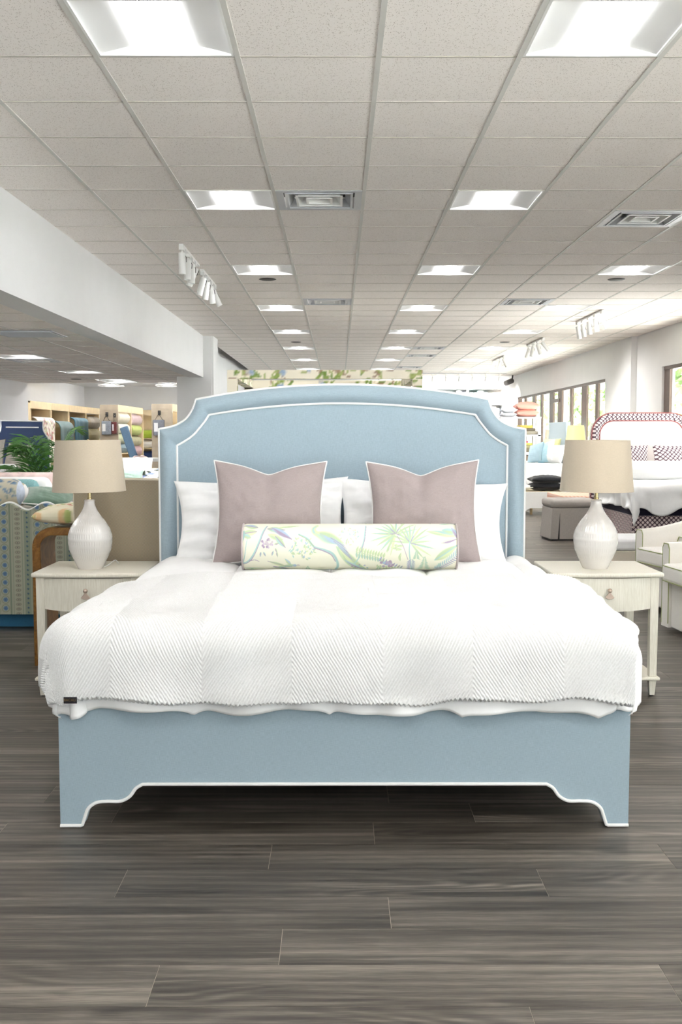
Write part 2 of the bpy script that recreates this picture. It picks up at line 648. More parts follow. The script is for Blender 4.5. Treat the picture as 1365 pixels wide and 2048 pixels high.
LZ = 2.345
lx0 = -3.92 - T / 2
lxs = [-5.74] + [lx0 + T * k for k in range(-2, 3)] + [-2.46]
ly0 = 12.888 - T / 2
lys = [-7.0] + [ly0 + T * i for i in range(-32, 10)] + [19.3]
LOW_LIGHTS = [12.888, 12.888 + T * 5, 12.888 + T * 9]
lskip = set()
for y in LOW_LIGHTS + [12.888 - T * 5, 12.888 - T * 10, 12.888 - T * 15]:
    for cj in ((3, 1) if y <= 13 else (3,)):
      lskip.add((cj, min(range(len(lys) - 1), key=lambda i: abs((lys[i] + lys[i + 1]) / 2 - y))))
low_ceiling = make_ceiling('ceiling_low', LZ, lxs, lys, lskip, 60)
struct(bx('ceiling_fabric_room', M['wall'], -7.5, -2.6, 19.3, 30.1, 2.78, 2.86))

# ------------------------------------------------------------------ walls
roof = struct(bx('ceiling_roof', M['roof'], -7.6, 5.2, -7.2, 30.2, 3.3, 3.45))
struct(bx('wall_far', M['wall'], -2.72, 5.05, 28.6, 28.8, 0, 3.3))
struct(MB().box(-7.5, 5.1, -7.2, -7.0, 2.4, 3.3).box(-7.5, 5.1, -7.2, -7.0, 0, 0.3).box(-7.5, -2.64, -7.2, -7.0, 0.3, 2.4).box(2.64, 5.1, -7.2, -7.0, 0.3, 2.4).build('wall_back', M['wall']))
struct(bx('wall_bulkhead', M['wall'], -2.46, -2.22, -7.0, 17.2, 2.335, 3.3))
struct(MB().box(-2.66, -2.09, 17.2, 17.85, 0, 3.3).box(-2.095, -2.055, 17.22, 17.87, 0, 3.3).build('wall_column', M['wall']))
struct(bx('wall_divider', M['wall'], -2.72, -2.52, 17.85, 28.6, 0, 3.3))
struct(bx('wall_left', M['wall'], -5.94, -5.74, -7.0, 19.3, 0, 3.3))
struct(MB().box(-7.5, -7.3, 19.1, 30, 0, 3.3).box(-7.3, -5.94, 19.1, 19.3, 0, 3.3).box(-5.94, -2.66, 19.3, 19.36, 2.36, 3.3).build('wall_fabric_room_left', M['wall']))
struct(bx('wall_fabric_room_far', M['wall'], -7.5, -2.52, 30.0, 30.2, 0, 3.3))
# window wall: near stretch slightly set back, far stretch with the shop front
wr = MB()
wr.box(4.95, 5.15, -7.0, 17.3, 2.43, 3.3).box(4.95, 5.15, 15.95, 17.3, 0, 2.43).box(4.95, 5.15, -7.0, 15.95, 0, 0.25)
wr.box(4.95, 5.15, 3.7, 12.7, 0.25, 2.43).box(4.95, 5.15, -7.0, -5.5, 0.25, 2.43)
wr.box(4.85, 5.05, 17.3, 28.7, 2.41, 3.3).box(4.85, 5.05, 17.3, 18.95, 0, 2.41).box(4.85, 5.05, 28.3, 28.7, 0, 2.41).box(4.85, 5.05, 18.95, 28.3, 0, 0.12)
struct(wr.build('wall_right', M['wall']))

def window(name, x, ya, yb, z0, z1, mull, doors=()):
    w = struct(bpy.data.objects.new(name, None))
    C.objects.link(w)
    w.location = (x, ya, z0)
    bx('head_frame', M['bronze'], x - 0.02, x + 0.06, ya, yb, z1 - 0.055, z1, w, world=True)
    bx('sill_frame', M['bronze'], x - 0.02, x + 0.06, ya, yb, z0, z0 + 0.06, w, world=True)
    edges = []
    for y, wd in mull:
        bx('mullion', M['bronze'], x - 0.012, x + 0.03, y - wd / 2, y + wd / 2, z0 + 0.06, z1 - 0.055, w, world=True)
        edges.append((y - wd / 2, y + wd / 2))
    edges.sort()
    for (a, b), (c, d) in zip(edges, edges[1:]):
        bx('pane', M['glass'], x + 0.015, x + 0.021, b, c, z0 + 0.06, z1 - 0.055, w, world=True)
    for ya2, yb2, z in doors:
        bx('transom', M['bronze'], x - 0.03, x + 0.07, ya2, yb2, z - 0.04, z + 0.04, w, world=True)
    return w
window('window_1', 4.9, 18.95, 28.3, 0.12, 2.41,
       [(18.98, 0.06), (19.71, 0.2), (20.72, 0.42), (21.89, 0.2), (22.98, 0.42), (23.9, 0.42), (25.09, 0.2), (26.06, 0.36), (27.26, 0.2), (28.1, 0.4)],
       [(22.98, 23.9, 2.16)])
window('window_2', 5.0, 12.7, 15.95, 0.25, 2.43, [(15.82, 0.26), (14.2, 0.12), (12.76, 0.12)])
window('window_added_side', 5.0, -5.5, 3.7, 0.25, 2.43, [(3.64, 0.12), (1.6, 0.12), (-0.8, 0.12), (-3.2, 0.12), (-5.44, 0.12)])  # unseen window, added to let daylight onto the near ceiling

w4 = struct(bpy.data.objects.new('window_added_back', None))  # unseen window behind the camera, added to light the bed from the front
C.objects.link(w4)
w4.location = (0, -7.1, 0.3)
for q in range(3):
    xa = -2.64 + q * 1.76
    if q:
        bx('mullion', M['bronze'], xa - 0.03, xa + 0.03, -7.13, -7.07, 0.3, 2.4, w4, world=True)
    bx('pane', M['glass'], xa + (0.03 if q else 0), xa + (1.73 if q < 2 else 1.76), -7.103, -7.097, 0.3, 2.4, w4, world=True)

# ------------------------------------------------------------------ outside the windows
struct(bx('ground_outside', M['asphalt'], -60, 70, -60, 90, -0.3, -0.13))
struct(bx('trim_walkway', M['concrete'], 5.15, 8.0, -10, 32, -0.1, 0.0))
struct(bx('trim_porch_roof', M['concrete'], 5.2, 6.6, -8, 30.4, 2.85, 3.2))
for y in (8.0, 17.2, 24.4, 29.5):
    struct(bx('trim_porch_post', M['concrete'], 6.3, 6.5, y, y + 0.2, 0, 2.85))
leafm = plain('sunlit foliage', (150, 172, 118), 0.8, var=0.3, vscale=5)
bark = plain('bark', (104, 88, 74), 0.9, var=0.2)
def tree(x, y, h, r, label, seed):
    t = thing('tree', label, 'tree', (x, y, -0.1), 0, 'trees outside the shop windows')
    MB().rod((0, 0, 0), (0.1, 0, h * 0.55), 0.16, 0.09).build('trunk', bark, t, True)
    rg = random.Random(seed)
    mb = MB()
    for _ in range(420):
        u, a = rg.uniform(-1, 1), rg.uniform(0, 2 * PI)
        rr = r * rg.uniform(0.55, 1.0)
        q = math.sqrt(1 - u * u)
        c = Vector((rr * q * math.cos(a), rr * q * math.sin(a), h * 0.68 + 0.75 * rr * u))
        s = rg.uniform(0.16, 0.34)
        d1 = Vector((rg.uniform(-1, 1), rg.uniform(-1, 1), rg.uniform(-1, 1))).normalized()
        d2 = d1.cross(Vector((rg.uniform(-1, 1), rg.uniform(-1, 1), rg.uniform(-1, 1)))).normalized()
        d3 = d1.cross(d2)
        vs = [c + d1 * s, c + d2 * s * 0.5, c - d1 * s, c - d2 * s * 0.5, c + d3 * 0.1, c - d3 * 0.1]
        mb.add(vs, [(0, 1, 4), (1, 2, 4), (2, 3, 4), (3, 0, 4), (1, 0, 5), (2, 1, 5), (3, 2, 5), (0, 3, 5)])
    mb.build('crown', leafm, t)
tree(10.7, 49.5, 4.6, 1.8, 'green tree outside, beyond the shop door', 1)
tree(11.4, 57.0, 5.2, 2.2, 'tall green tree far out at the left end of the shop windows', 2)
tree(9.9, 38.6, 3.8, 1.6, 'round green tree outside, beside the wall pier', 3)
tree(10.3, 44.0, 4.2, 1.6, 'small green tree outside between two larger ones', 5)
tree(9.4, 27.6, 4.4, 1.7, 'green tree outside the large window at the right edge', 4)
# ------------------------------------------------------------------ ceiling fittings
def light_proto():
    t = thing('ceiling_light', 'square recessed ceiling light', 'ceiling light')
    h = T / 2 - 0.012
    fr = MB()
    fr.box(-h, h, -h, -h + 0.012, -0.001, 0.012).box(-h, h, h - 0.012, h, -0.001, 0.012).box(-h, -h + 0.012, -h, h, -0.001, 0.012).box(h - 0.012, h, -h, h, -0.001, 0.012)
    fr.build('frame', M['white_metal'], t)
    L = h - 0.012
    for sgn in (-1, 1):
        def endp(u, v, sgn=sgn):
            x = -L + 2 * L * u
            bow = 0.05 * (1 - (2 * u - 1) ** 2)
            return (x, sgn * (L - bow * v), 0.002 + 0.034 * v)
        MB().grid(16, 3, endp).build('end_plate', M['reflector'], t, True)
    def lens(u, v):
        a = -1 + 2 * u
        return (L * a, -L + 2 * L * v, 0.006 + 0.03 * math.cos(a * PI / 2) ** 0.8)
    MB().grid(25, 2, lens).build('lens', M['lens'], t, True)
    bx('housing', M['white_metal'], -h, h, -h, h, 0.095, 0.1, t)
    return t
light = light_proto()
ordn = ['first', 'second', 'third', 'fourth', 'fifth', 'sixth', 'seventh', 'eighth']
colname = {-2: 'left row', 1: 'middle row', 4: 'right row'}
first = True
for k in LIGHT_COLS:
    n = 0
    for i in LIGHT_ROWS:
        o = light if first else copy_tree(light)
        first = False
        o.location = (X0 + (k + 0.5) * T, Y0 + (i + 0.5) * T, CH)
        o['group'] = 'ceiling lights of the main room'
        if i < -1 or (k == 4 and i < 9):
            o['label'] = 'square recessed ceiling light above or behind the camera, outside the picture'
            o['group'] = 'ceiling lights outside the picture'
        else:
            o['label'] = 'square glowing ceiling light, %s from the camera in the %s' % (ordn[n], colname[k])
            n += 1
for n, y in enumerate(LOW_LIGHTS):
    o = copy_tree(light)
    o.location = (-3.92, [(a + b) / 2 for a, b in zip(lys, lys[1:]) if a < y < b][0], LZ)
    o['label'] = 'square glowing light in the low ceiling at left, %s from the camera' % ordn[n]
    o['group'] = 'lights of the low ceiling'
for x, y in [(-3.92, 12.888 - T * q) for q in (5, 10, 15)] + [(lx0 - 1.5 * T, 12.888 - T * q) for q in (0, 5, 10, 15)]:  # second list: unseen row of lights added to brighten the low ceiling
    o = copy_tree(light)
    o.location = (x, y, LZ)
    o['label'] = 'square recessed ceiling light of the low ceiling, continued and added rows outside the picture'
    o['group'] = 'low ceiling lights outside the picture'
for y in (20.3, 21.8, 23.4, 25.2, 27.6):  # unseen lights added to brighten the fabric room
    for x in (-6.0, -4.5, -3.2):
        o = copy_tree(light)
        o.location = (x, y, 2.68)
        o['label'] = 'added square ceiling light over the fabric shelves, hidden behind the low ceiling'
        o['group'] = 'added lights over the fabric shelves'

def vent_proto():
    t = thing('ceiling_vent', '', 'vent')
    h = T / 2 - 0.012
    fr = MB()
    w = 0.05
    fr.box(-h, h, -h, -h + w, -0.002, 0.006).box(-h, h, h - w, h, -0.002, 0.006).box(-h, -h + w, -h + w, h - w, -0.002, 0.006).box(h - w, h, -h + w, h - w, -0.002, 0.006)
    fr.build('frame', M['grey_metal'], t)
    bx('duct', M['dark_metal'], -h, h, -h, h, 0.09, 0.095, t)
    for q, s in enumerate((0.215, 0.145, 0.075)):
        mb = MB()
        for a in range(4):
            m = Matrix.Rotation(a * PI / 2, 4, 'Z')
            s2 = s - 0.035
            vs = [(-s, -s, 0.004), (s, -s, 0.004), (s2, -s2, 0.05), (-s2, -s2, 0.05), (-s, -s - 0.006, 0.0), (s, -s - 0.006, 0.0), (s2, -s2, 0.054), (-s2, -s2, 0.054)]
            vs2 = [tuple(m @ Vector(p)) for p in vs]
            mb.add(vs2, [(0, 1, 2, 3), (7, 6, 5, 4), (4, 5, 1, 0), (3, 2, 6, 7), (0, 3, 7, 4), (1, 5, 6, 2)])
            mb.box(-s - 0.016, s + 0.016, -s - 0.016, -s, -0.006, 0.0, m)
        mb.build('louver_ring', M['grey_metal'] if q == 0 else M['white_metal'], t)
    return t
vent = vent_proto()
vlab = ['square air diffuser in the ceiling, left of centre, beside the second light', 'square air diffuser in the ceiling at the right edge',
        'far square air diffuser between the left and middle light rows', 'far square air diffuser between the middle and right light rows',
        'tiny distant air diffuser right of the middle lights, nearest of three', 'tiny distant air diffuser right of the middle lights, second of three',
        'tiny distant air diffuser right of the middle lights, last of three']
for n, (k, i) in enumerate(VENTS):
    o = vent if n == 0 else copy_tree(vent)
    o.location = (X0 + (k + 0.5) * T, Y0 + (i + 0.5) * T, CH)
    o['label'] = vlab[n]
    o['group'] = 'air diffusers in the ceiling'
t = thing('return_grille', 'flat grey return air grille in the low ceiling at left', 'vent', (-2.93, 9.94, LZ))
bx('frame', M['grey_metal'], -0.29, 0.29, -0.28, 0.28, -0.008, -0.001, t)
for q in range(12):
    bx('slat', M['grey_metal'], -0.26, 0.26, -0.25 + q * 0.043, -0.225 + q * 0.043, -0.013, -0.007, t)
o = copy_tree(vent)
o.location = (-3.92, 12.888 + T, LZ - 0.004)
o['label'] = 'air diffuser in the low ceiling behind its nearest light'
o['group'] = 'air diffusers in the low ceiling'

spk = MB().lathe([(0.0, -0.004), (0.075, -0.004), (0.09, 0.0), (0.09, 0.003)], 28).mesh('ceiling_speaker', True)
spk.materials.append(M['dark_metal'])
for n, (k, i, lab) in enumerate([(-2, 10, 'round dark ceiling speaker behind the third light of the left row'), (4, 10, 'round dark ceiling speaker behind the first light of the right row'),
                                 (-2, 22, 'small distant round dark ceiling speaker above the left row'), (4, 22, 'small distant round dark ceiling speaker in the right row')]):
    o = link('ceiling_speaker', spk)
    o.location = (X0 + (k + 0.5) * T, Y0 + (i + 0.5) * T, CH + 0.0005)
    tag(o, lab, 'speaker', 'ceiling speakers')
o = link('ceiling_speaker', spk)
o.location = (-4.5, 17.94, LZ + 0.0005)
tag(o, 'round dark speaker in the low ceiling at left', 'speaker')

# track lights: a rail with tilted white cylinder heads
def track(x, y0, y1, heads, label, zc=CH, along='y', group='track lights with white cylinder heads', spot=60.0):
    t = thing('track_light', label, 'track light', (x, y0, zc) if along == 'y' else (x, 27.3, zc), 0, group)
    L = y1 - y0
    if along == 'y':
        bx('rail', M['white_metal'], -0.018, 0.018, 0, L, -0.022, -0.001, t)
    else:
        bx('rail', M['grey_metal'], 0, L, -0.018, 0.018, -0.022, -0.001, t)
    for f, ax, ay, on in heads:
        p = Vector((0, L * f, -0.022)) if along == 'y' else Vector((L * f, 0, -0.022))
        h = MB().box(p.x - 0.02, p.x + 0.02, p.y - 0.05, p.y + 0.05, -0.05, -0.022).rod(p, p + Vector((0, 0, -0.075)), 0.008)
        h = h.build('adapter', M['white_metal'], t)
        d = Vector((math.tan(R(ax)), math.tan(R(ay)), -1)).normalized()
        c = p + Vector((0, 0, -0.075))
        a, b = c - d * 0.03, c + d * 0.16
        q = Vector((0, 0, 1)).rotation_difference(d).to_matrix().to_4x4()
        hd = MB().lathe([(0.026, 0), (0.031, 0.004), (0.031, 0.18), (0.027, 0.18), (0.027, 0.17)], 20, mtx=Matrix.Translation(a) @ q).build('spot_head', M['white_metal'], t, True)
        MB().lathe([(0.0, 0.168), (0.0265, 0.168)], 20, mtx=Matrix.Translation(a) @ q).build('spot_lens', M['spot_lens'] if on else M['grey_metal'], hd, True)
        if spot and on:
            ld = bpy.data.lights.new('spot_beam', 'SPOT')
            ld.energy = spot
            ld.spot_size = R(120)
            ld.spot_blend = 1.0
            ld.shadow_soft_size = 0.03
            ld.color = (1.0, 0.97, 0.93)
            lo = bpy.data.objects.new('spot_beam', ld)
            C.objects.link(lo)
            lo.parent = hd
            lo.location = a + d * 0.2
            lo.rotation_euler = Vector((0, 0, -1)).rotation_difference(d).to_euler()
        MB().tube([c + Vector((0.02, 0, 0.02)), c + Vector((0.037, 0, -0.01)), c + d * 0.05 + Vector((0.037, 0, 0))], 0.003, 6).build('bracket', M['dark_metal'], hd)
    return t
track(-1.34, 8.98, 10.05, [(0.05, 0, 3, 1), (0.38, -2, -6, 1), (0.6, 0, -4, 1), (0.78, -22, 5, 0)], 'white track light at left with four heads, nearest of the tracks')
track(-1.34, 10.33, 11.42, [(0.08, -16, 6, 0), (0.36, -8, 8, 0), (0.66, 8, 5, 0), (0.92, 24, 5, 0)], 'white track light at left with four splayed heads, behind the nearest track')
track(3.44, 13.6, 15.1, [(0.04, 24, -8, 1), (0.28, 12, 4, 0), (0.52, 10, 6, 0), (0.75, 12, 8, 0), (0.95, 14, 12, 0)], 'white track light at right with five heads, nearest of the right tracks')
track(3.42, 17.4, 18.9, [(0.05, 38, -10, 1), (0.35, 20, 0, 1), (0.65, -12, -8, 1), (0.92, -18, 5, 0)], 'white track light at right, second of the three right tracks')
track(3.39, 21.3, 22.9, [(0.05, 24, -8, 1), (0.35, -18, 0, 1), (0.65, 20, -4, 0), (0.92, -24, 5, 0)], 'white track light at right, farthest of the three right tracks')
track(0.9, 27.3, 30.8, [((i + 0.5) / 10, 0, 52 if i % 2 else 46, 1) for i in range(10)], 'thin track light running along the top of the far wall', CH, 'x', spot=110.0)
bpy.context.view_layer.update()
t = thing('security_camera', 'small black camera at the top of the far right corner', 'camera', (4.7, 28.2, 2.86))
MB().rod((0, 0, 0), (-0.2, -0.16, -0.08), 0.07, 0.07).build('body', M['dark_metal'], t, True)
MB().rod((0, 0.02, 0.0), (0.02, 0.02, 0.15), 0.02).build('mount', M['dark_metal'], t, True)
# ------------------------------------------------------------------ the blue upholstered bed
M['blue'] = fabric('powder blue linen', (159, 177, 188), 0.09)
M['welt'] = fabric('white welting', (242, 242, 240), 0.03, bump=0.1)
M['white_cotton'] = plain('white cotton', (247, 247, 247), 0.85, var=0.01, bump=0.08, bscale=500, spec=0.2, sheen=0.1)
M['pine'] = plain('pale pine', (206, 180, 138), 0.6, var=0.1)
BX = 0.022
bed = thing('upholstered_bed', 'large powder blue upholstered bed with white piping and scooped headboard', 'bed', (BX, 3.573, 0))
HY = 5.72 - 3.573           # headboard front in bed coordinates
outer_half = [(1.005, 0.06), (1.005, 1.40)] + smooth_path([(1.005, 1.416), (0.955, 1.424), (0.902, 1.441), (0.854, 1.473), (0.818, 1.525), (0.800, 1.577)], 7)
inner_half = [(0.907, 0.06), (0.907, 1.31)] + smooth_path([(0.907, 1.326), (0.86, 1.352), (0.815, 1.385), (0.78, 1.425), (0.752, 1.46), (0.730, 1.494)], 7)
na = 40
for k in range(1, na + 1):
    a = k / na
    xo = 0.800 * (1 - a); outer_half.append((xo, 1.577 + 0.081 * (1 - (xo / 0.8) ** 2)))
    xi = 0.730 * (1 - a); inner_half.append((xi, 1.494 + 0.062 * (1 - (xi / 0.73) ** 2)))
def mirror(hf):
    return [(-x, z) for x, z in hf] + [(x, z) for x, z in hf[::-1][1:]]
OUT, INN = mirror(outer_half), mirror(inner_half)
n = len(OUT)
mb = MB()
nr = 9
vs, fs = [], []
for j in range(nr):
    q = j / (nr - 1)
    y = -0.012 - 0.036 * math.sin(PI * q) ** 0.7
    for (xo, zo), (xi, zi) in zip(OUT, INN):
        vs.append((xo + (xi - xo) * q, HY + y, zo + (zi - zo) * q))
for j in range(nr - 1):
    for i in range(n - 1):
        fs.append((j * n + i, j * n + i + 1, (j + 1) * n + i + 1, (j + 1) * n + i))
mb.add(vs, fs)
side = [(x, HY - 0.012, z) for x, z in OUT] + [(x, HY + 0.09, z) for x, z in OUT]
mb.add(side, [(i, i + n, i + n + 1, i + 1) for i in range(n - 1)] + [tuple(range(n, 2 * n))])
mb.build('headboard_border', M['blue'], bed, True, ang=60)
pv = [(x, HY - 0.012 - 0.012 * max(0, 1 - (x / 0.9) ** 6), z) for x, z in INN]
pm = MB().add([(x, HY - 0.014, z) for x, z in INN], [tuple(range(n))])
pm.build('headboard_panel', M['blue'], bed, True)
MB().tube([(x, HY - 0.014, z) for x, z in OUT], 0.0065, 8).build('piping', M['welt'], bed, True)
MB().tube([(x, HY - 0.017, z) for x, z in INN], 0.0065, 8).build('piping', M['welt'], bed, True)
# footboard with stepped feet
fh = [(1.003, 0.003), (0.932, 0.003)] + smooth_path([(0.925, 0.006), (0.914, 0.04), (0.903, 0.066), (0.875, 0.086), (0.835, 0.0905), (0.79, 0.091), (0.757, 0.108), (0.735, 0.137), (0.712, 0.1515)], 6) + [(0.69, 0.152)]
low = [(-x, z) for x, z in fh] + [(x, z) for x, z in fh[::-1]]
poly = low + [(1.003, 0.5), (-1.003, 0.5)]
fb = MB().prism(poly, 0.0, 0.07).build('footboard', M['blue'], bed)
MB().tube([(x, -0.001, z + 0.005) for x, z in low], 0.006, 8).build('piping', M['welt'], bed, True)
for s in (-1, 1):
    MB().prism([(0.0702, 0.15), (HY, 0.15), (HY, 0.46), (0.0702, 0.46)], s * 1.0, s * 0.95, 'x').build('side_rail', M['blue'], bed)
    MB().prism([(HY - 0.25, 0.0), (HY - 0.005, 0.0), (HY - 0.005, 0.15), (HY - 0.25, 0.15)], s * 1.0, s * 0.95, 'x').build('side_rail', M['blue'], bed)
for x in (-0.282, 0.342):
    bx('support_leg', M['pine'], x - 0.05, x + 0.05, 0.5, 0.6, 0.15, 0.2, bed)
    MB().rod((x, 0.55, 0.0), (x, 0.55, 0.152), 0.02).build('support_leg', M['dark_metal'], bed, True)
bx('bed_deck', M['dark_metal'], -0.95, 0.95, 0.07, HY, 0.2, 0.36, bed)
bx('mattress', M['white_cotton'], -0.965, 0.965, 0.09, HY - 0.03, 0.36, 0.655, bed, bev=0.06, seg=4)

# ------------------------------------------------------------------ comforter and throw
HEAD = 5.62
def drape(s, t, a, r, tb, ztop, off, hemwave, HEAD=HEAD):
    """cloth over the mattress: s across from the centre, t from the head end"""
    es = np.maximum(np.abs(s) - (a - r), 0)
    et = np.maximum(t - (tb - r), 0)
    e = (es ** 10 + et ** 10) ** (1 / 10) + 1e-9
    ds, dt = es / np.hypot(es, et).clip(1e-9), et / np.hypot(es, et).clip(1e-9)
    th = np.minimum(e / r, PI / 2)
    hor = r * np.sin(th)
    drop = r * (1 - np.cos(th)) + np.maximum(e - r * PI / 2, 0)
    fall = np.clip((drop - r * 0.5) / 0.25, 0, 1.3)
    hor = hor + fall * hemwave + 0.012 * fall ** 2 * (ds > dt)
    x = np.sign(s) * (np.minimum(np.abs(s), a - r) + ds * hor)
    y = HEAD - (np.minimum(t, tb - r) + dt * hor)
    return x, y, ztop - drop
def surf_normal(X, Y, Z):
    P = np.stack([X, Y, Z], -1)
    n = np.cross(np.gradient(P, axis=1), np.gradient(P, axis=0))
    n /= np.linalg.norm(n, axis=-1, keepdims=True).clip(1e-9)
    n[n[..., 2].mean() < 0] *= -1
    return n
def cloth(s, t):
    """form of the comforter over the mattress"""
    wave = -0.008 + 0.012 * vnoise(s * 4.5 + 7, t * 4.5, 3) + 0.005 * vnoise(s * 11, t * 11, 4)
    x, y, z = drape(s, t, 1.035 + 0.015 * (s > 0), 0.13, 2.062, 0.708, 0, wave)
    z = z + 0.010 * vnoise(s * 2.3, t * 2.3, 1) * (t > 0.3) + 0.006 * vnoise(s * 6, t * 5, 2)
    return x, y, z
s_ = np.linspace(-1.26, 1.27, 260)
t_ = np.linspace(0.0, 2.285, 230)
s, t = np.meshgrid(s_, t_)
hem = 0.010 * np.abs(np.sin(s * 8.3 + 0.8)) + 0.010 * vnoise(s * 5, t * 0 + 2, 9)
t2 = np.where(t > 2.0, 2.0 + (t - 2.0) * (1 + hem / 0.30), t)
x, y, z = cloth(s, t2)
fr = (s + 0.53) / 0.47
fr = np.abs(fr - np.round(fr)) * 2
puff = 0.024 * (1 - (1 - fr) ** 6) - 0.022
z = z + puff * np.clip((1.05 - np.abs(s)) / 0.1, 0, 1)
dip = np.clip((t - 2.14) / 0.14, 0, 1)
y = y - 0.012 * dip * np.sin(s * 26 + 3 * np.sin(s * 5)) * (np.abs(s) < 1.0) - 0.012 * dip
z = z - 0.012 * np.clip(np.exp(-((s + 1.0) / 0.12) ** 2), 0, 1) * dip
comforter = tag(np_grid('comforter', x + BX, y, z, M['white_cotton'], thick=0.02), 'puffy white channel quilted comforter hanging over the blue footboard', 'comforter')

def fleece():
    k = N('ribbed white fleece')
    k.b.inputs['Roughness'].default_value = 1.0
    k.b.inputs['Specular IOR Level'].default_value = 0.05
    k.b.inputs['Sheen Weight'].default_value = 0.4
    v = k.coord()
    nz = k.noise(v, 160, 3)
    k.l(k.ramp(nz, [(0.3, lin4((236, 236, 235))), (0.7, lin4((247, 247, 247)))]), k.b.inputs['Base Color'])
    k.bump(k.noise(v, 420, 2), 0.5, 0.003)
    return k.m
M['fleece'] = fleece()
u_, t_ = np.linspace(0, 1, 780), np.linspace(0, 1, 450)
u, tt = np.meshgrid(u_, t_)
sc = -1.22 + 2.32 * u
tstart = 0.905 + 0.02 * vnoise(sc * 3, sc * 0 + 1, 6) - 0.02 * (sc / 1.2) ** 2
tend = 2.095 - 0.09 + 0.312 + 0.008 * vnoise(sc * 7, sc * 0, 7)
t = tstart + (tend - tstart) * tt
fringe = 0.0045 * np.cos(2 * PI * sc / 0.0155 + 2 * vnoise(sc * 9, sc * 0, 5))
smin = -1.22 + 0.012 * vnoise(t * 6, t * 0, 31)
smax = 1.035 + 0.075 * np.clip((2.1 - t) / 1.1, 0, 1) + 0.012 * vnoise(t * 6, t * 0 + 3, 32)
s = smin + (smax - smin) * u
aw = 1.055 - 0.018 * (s < 0) + 0.055 * np.clip((2.0 - t) / 0.9, 0, 1)
x, y, z = drape(s, t, aw, 0.09, 2.095, 0.722, 0, 0.010 * vnoise(s * 5 + 7, t * 6, 3) + 0.004)
z = z + 0.010 * vnoise(s * 2.3, t * 2.3, 1) - 0.05 * np.clip((np.abs(s) - 0.8) / 0.3, 0, 1) ** 1.6 * (s < 0) * np.clip((2.05 - t) / 0.5, 0, 1) - 0.03 * np.clip((s - 0.85) / 0.3, 0, 1) ** 1.6
nrm = surf_normal(x, y, z)
de = np.minimum(np.minimum(s - smin, smax - s), np.minimum(t - tstart, (tend - t) * 2.6))
thick = 0.036 * np.sqrt(np.clip(de / 0.022, 0, 1)) - 0.008
tri = np.abs(((s + 0.18) / 0.62) % 1.0 - 0.5) * 0.62 * 2
rib = np.cos(2 * PI * (t * 0.78 + tri * 0.62) / 0.0142)
thick = thick + 0.0026 * rib + 0.004 * vnoise(s * 9, t * 9, 8) + 0.007 * vnoise(s * 3.2 + 5, t * 2.5, 12) * np.clip(de / 0.1, 0, 1)
edge = np.clip(1 - de / 0.025, 0, 1)
thick = thick + 0.007 * edge * np.cos(2 * PI * (s + t) / 0.0175 + vnoise(s * 30, t * 30, 4))
fold = np.exp(-((t - 1.78 - 0.18 * np.sin((s - 0.2) * 2.2)) / 0.05) ** 2) * (s > -0.5) + 0.7 * np.exp(-((t - 1.62 + 0.3 * (s + 0.4)) / 0.06) ** 2) * (s < 0.1) * (s > -0.9)
thick = thick + 0.014 * fold * np.clip(de / 0.1, 0, 1)
z = z - fringe * tt ** 40
P3 = np.stack([x, y, z], -1) + nrm * thick[..., None]
throw = tag(np_grid('throw_blanket', P3[..., 0] + BX, P3[..., 1], P3[..., 2], M['fleece']), 'fluffy white herringbone throw blanket spread over the foot of the bed', 'throw blanket')
M['black_label'] = plain('black label cloth', (22, 20, 30), 0.8)
M['gold_thread'] = plain('gold thread', (120, 98, 58), 0.6)
tg = bx('brand_tag', M['black_label'], -0.938, -0.893, 3.486, 3.489, 0.468, 0.490, throw)
tg.rotation_euler = (0, 0, 0)
cu = bpy.data.curves.new('lettering', 'FONT')
cu.body = 'BACALI'
cu.size = 0.0125
cu.align_x = 'CENTER'
cu.align_y = 'CENTER'
cu.materials.append(M['gold_thread'])
tmp = bpy.data.objects.new('lettering_curve', cu)
C.objects.link(tmp)
bpy.context.view_layer.update()
tme = bpy.data.meshes.new_from_object(tmp.evaluated_get(bpy.context.evaluated_depsgraph_get()))
bpy.data.objects.remove(tmp)
lt = bpy.data.objects.new('lettering', tme)
C.objects.link(lt)
lt.parent = tg
lt.location = (-0.9165, 3.4855, 0.480)
lt.rotation_euler = (R(90), 0, 0)

# ------------------------------------------------------------------ pillows
def pillow_geo(w, h, t, k=0.06, dip=0.0, seed=1, nn=40, wr=0.05, sq=0.42):
    g = np.linspace(-1, 1, nn)
    g = np.sign(g) * (1 - (1 - np.abs(g)) ** 1.35)
    u, v = np.meshgrid(g, g)
    x = w / 2 * u * (1 - k * (1 - v * v))
    z = h / 2 * v * (1 - k * (1 - u * u))
    top = ((v + 1) / 2)
    z = z - dip * np.exp(-(np.abs(u + 0.03) / 0.33) ** 1.6) * top ** 2
    th = t / 2 * (np.clip(1 - u * u, 0, 1) * np.clip(1 - v * v, 0, 1)) ** sq
    th = th * (1 + wr * vnoise(u * 3 + seed, v * 3, seed) + wr * 0.6 * vnoise(u * 8, v * 6 + seed, seed + 1))
    if dip:
        th = th * (1 - 0.45 * np.exp(-(np.abs(u + 0.03) / 0.1) ** 2) * top ** 4)
    return x, z + h / 2, th
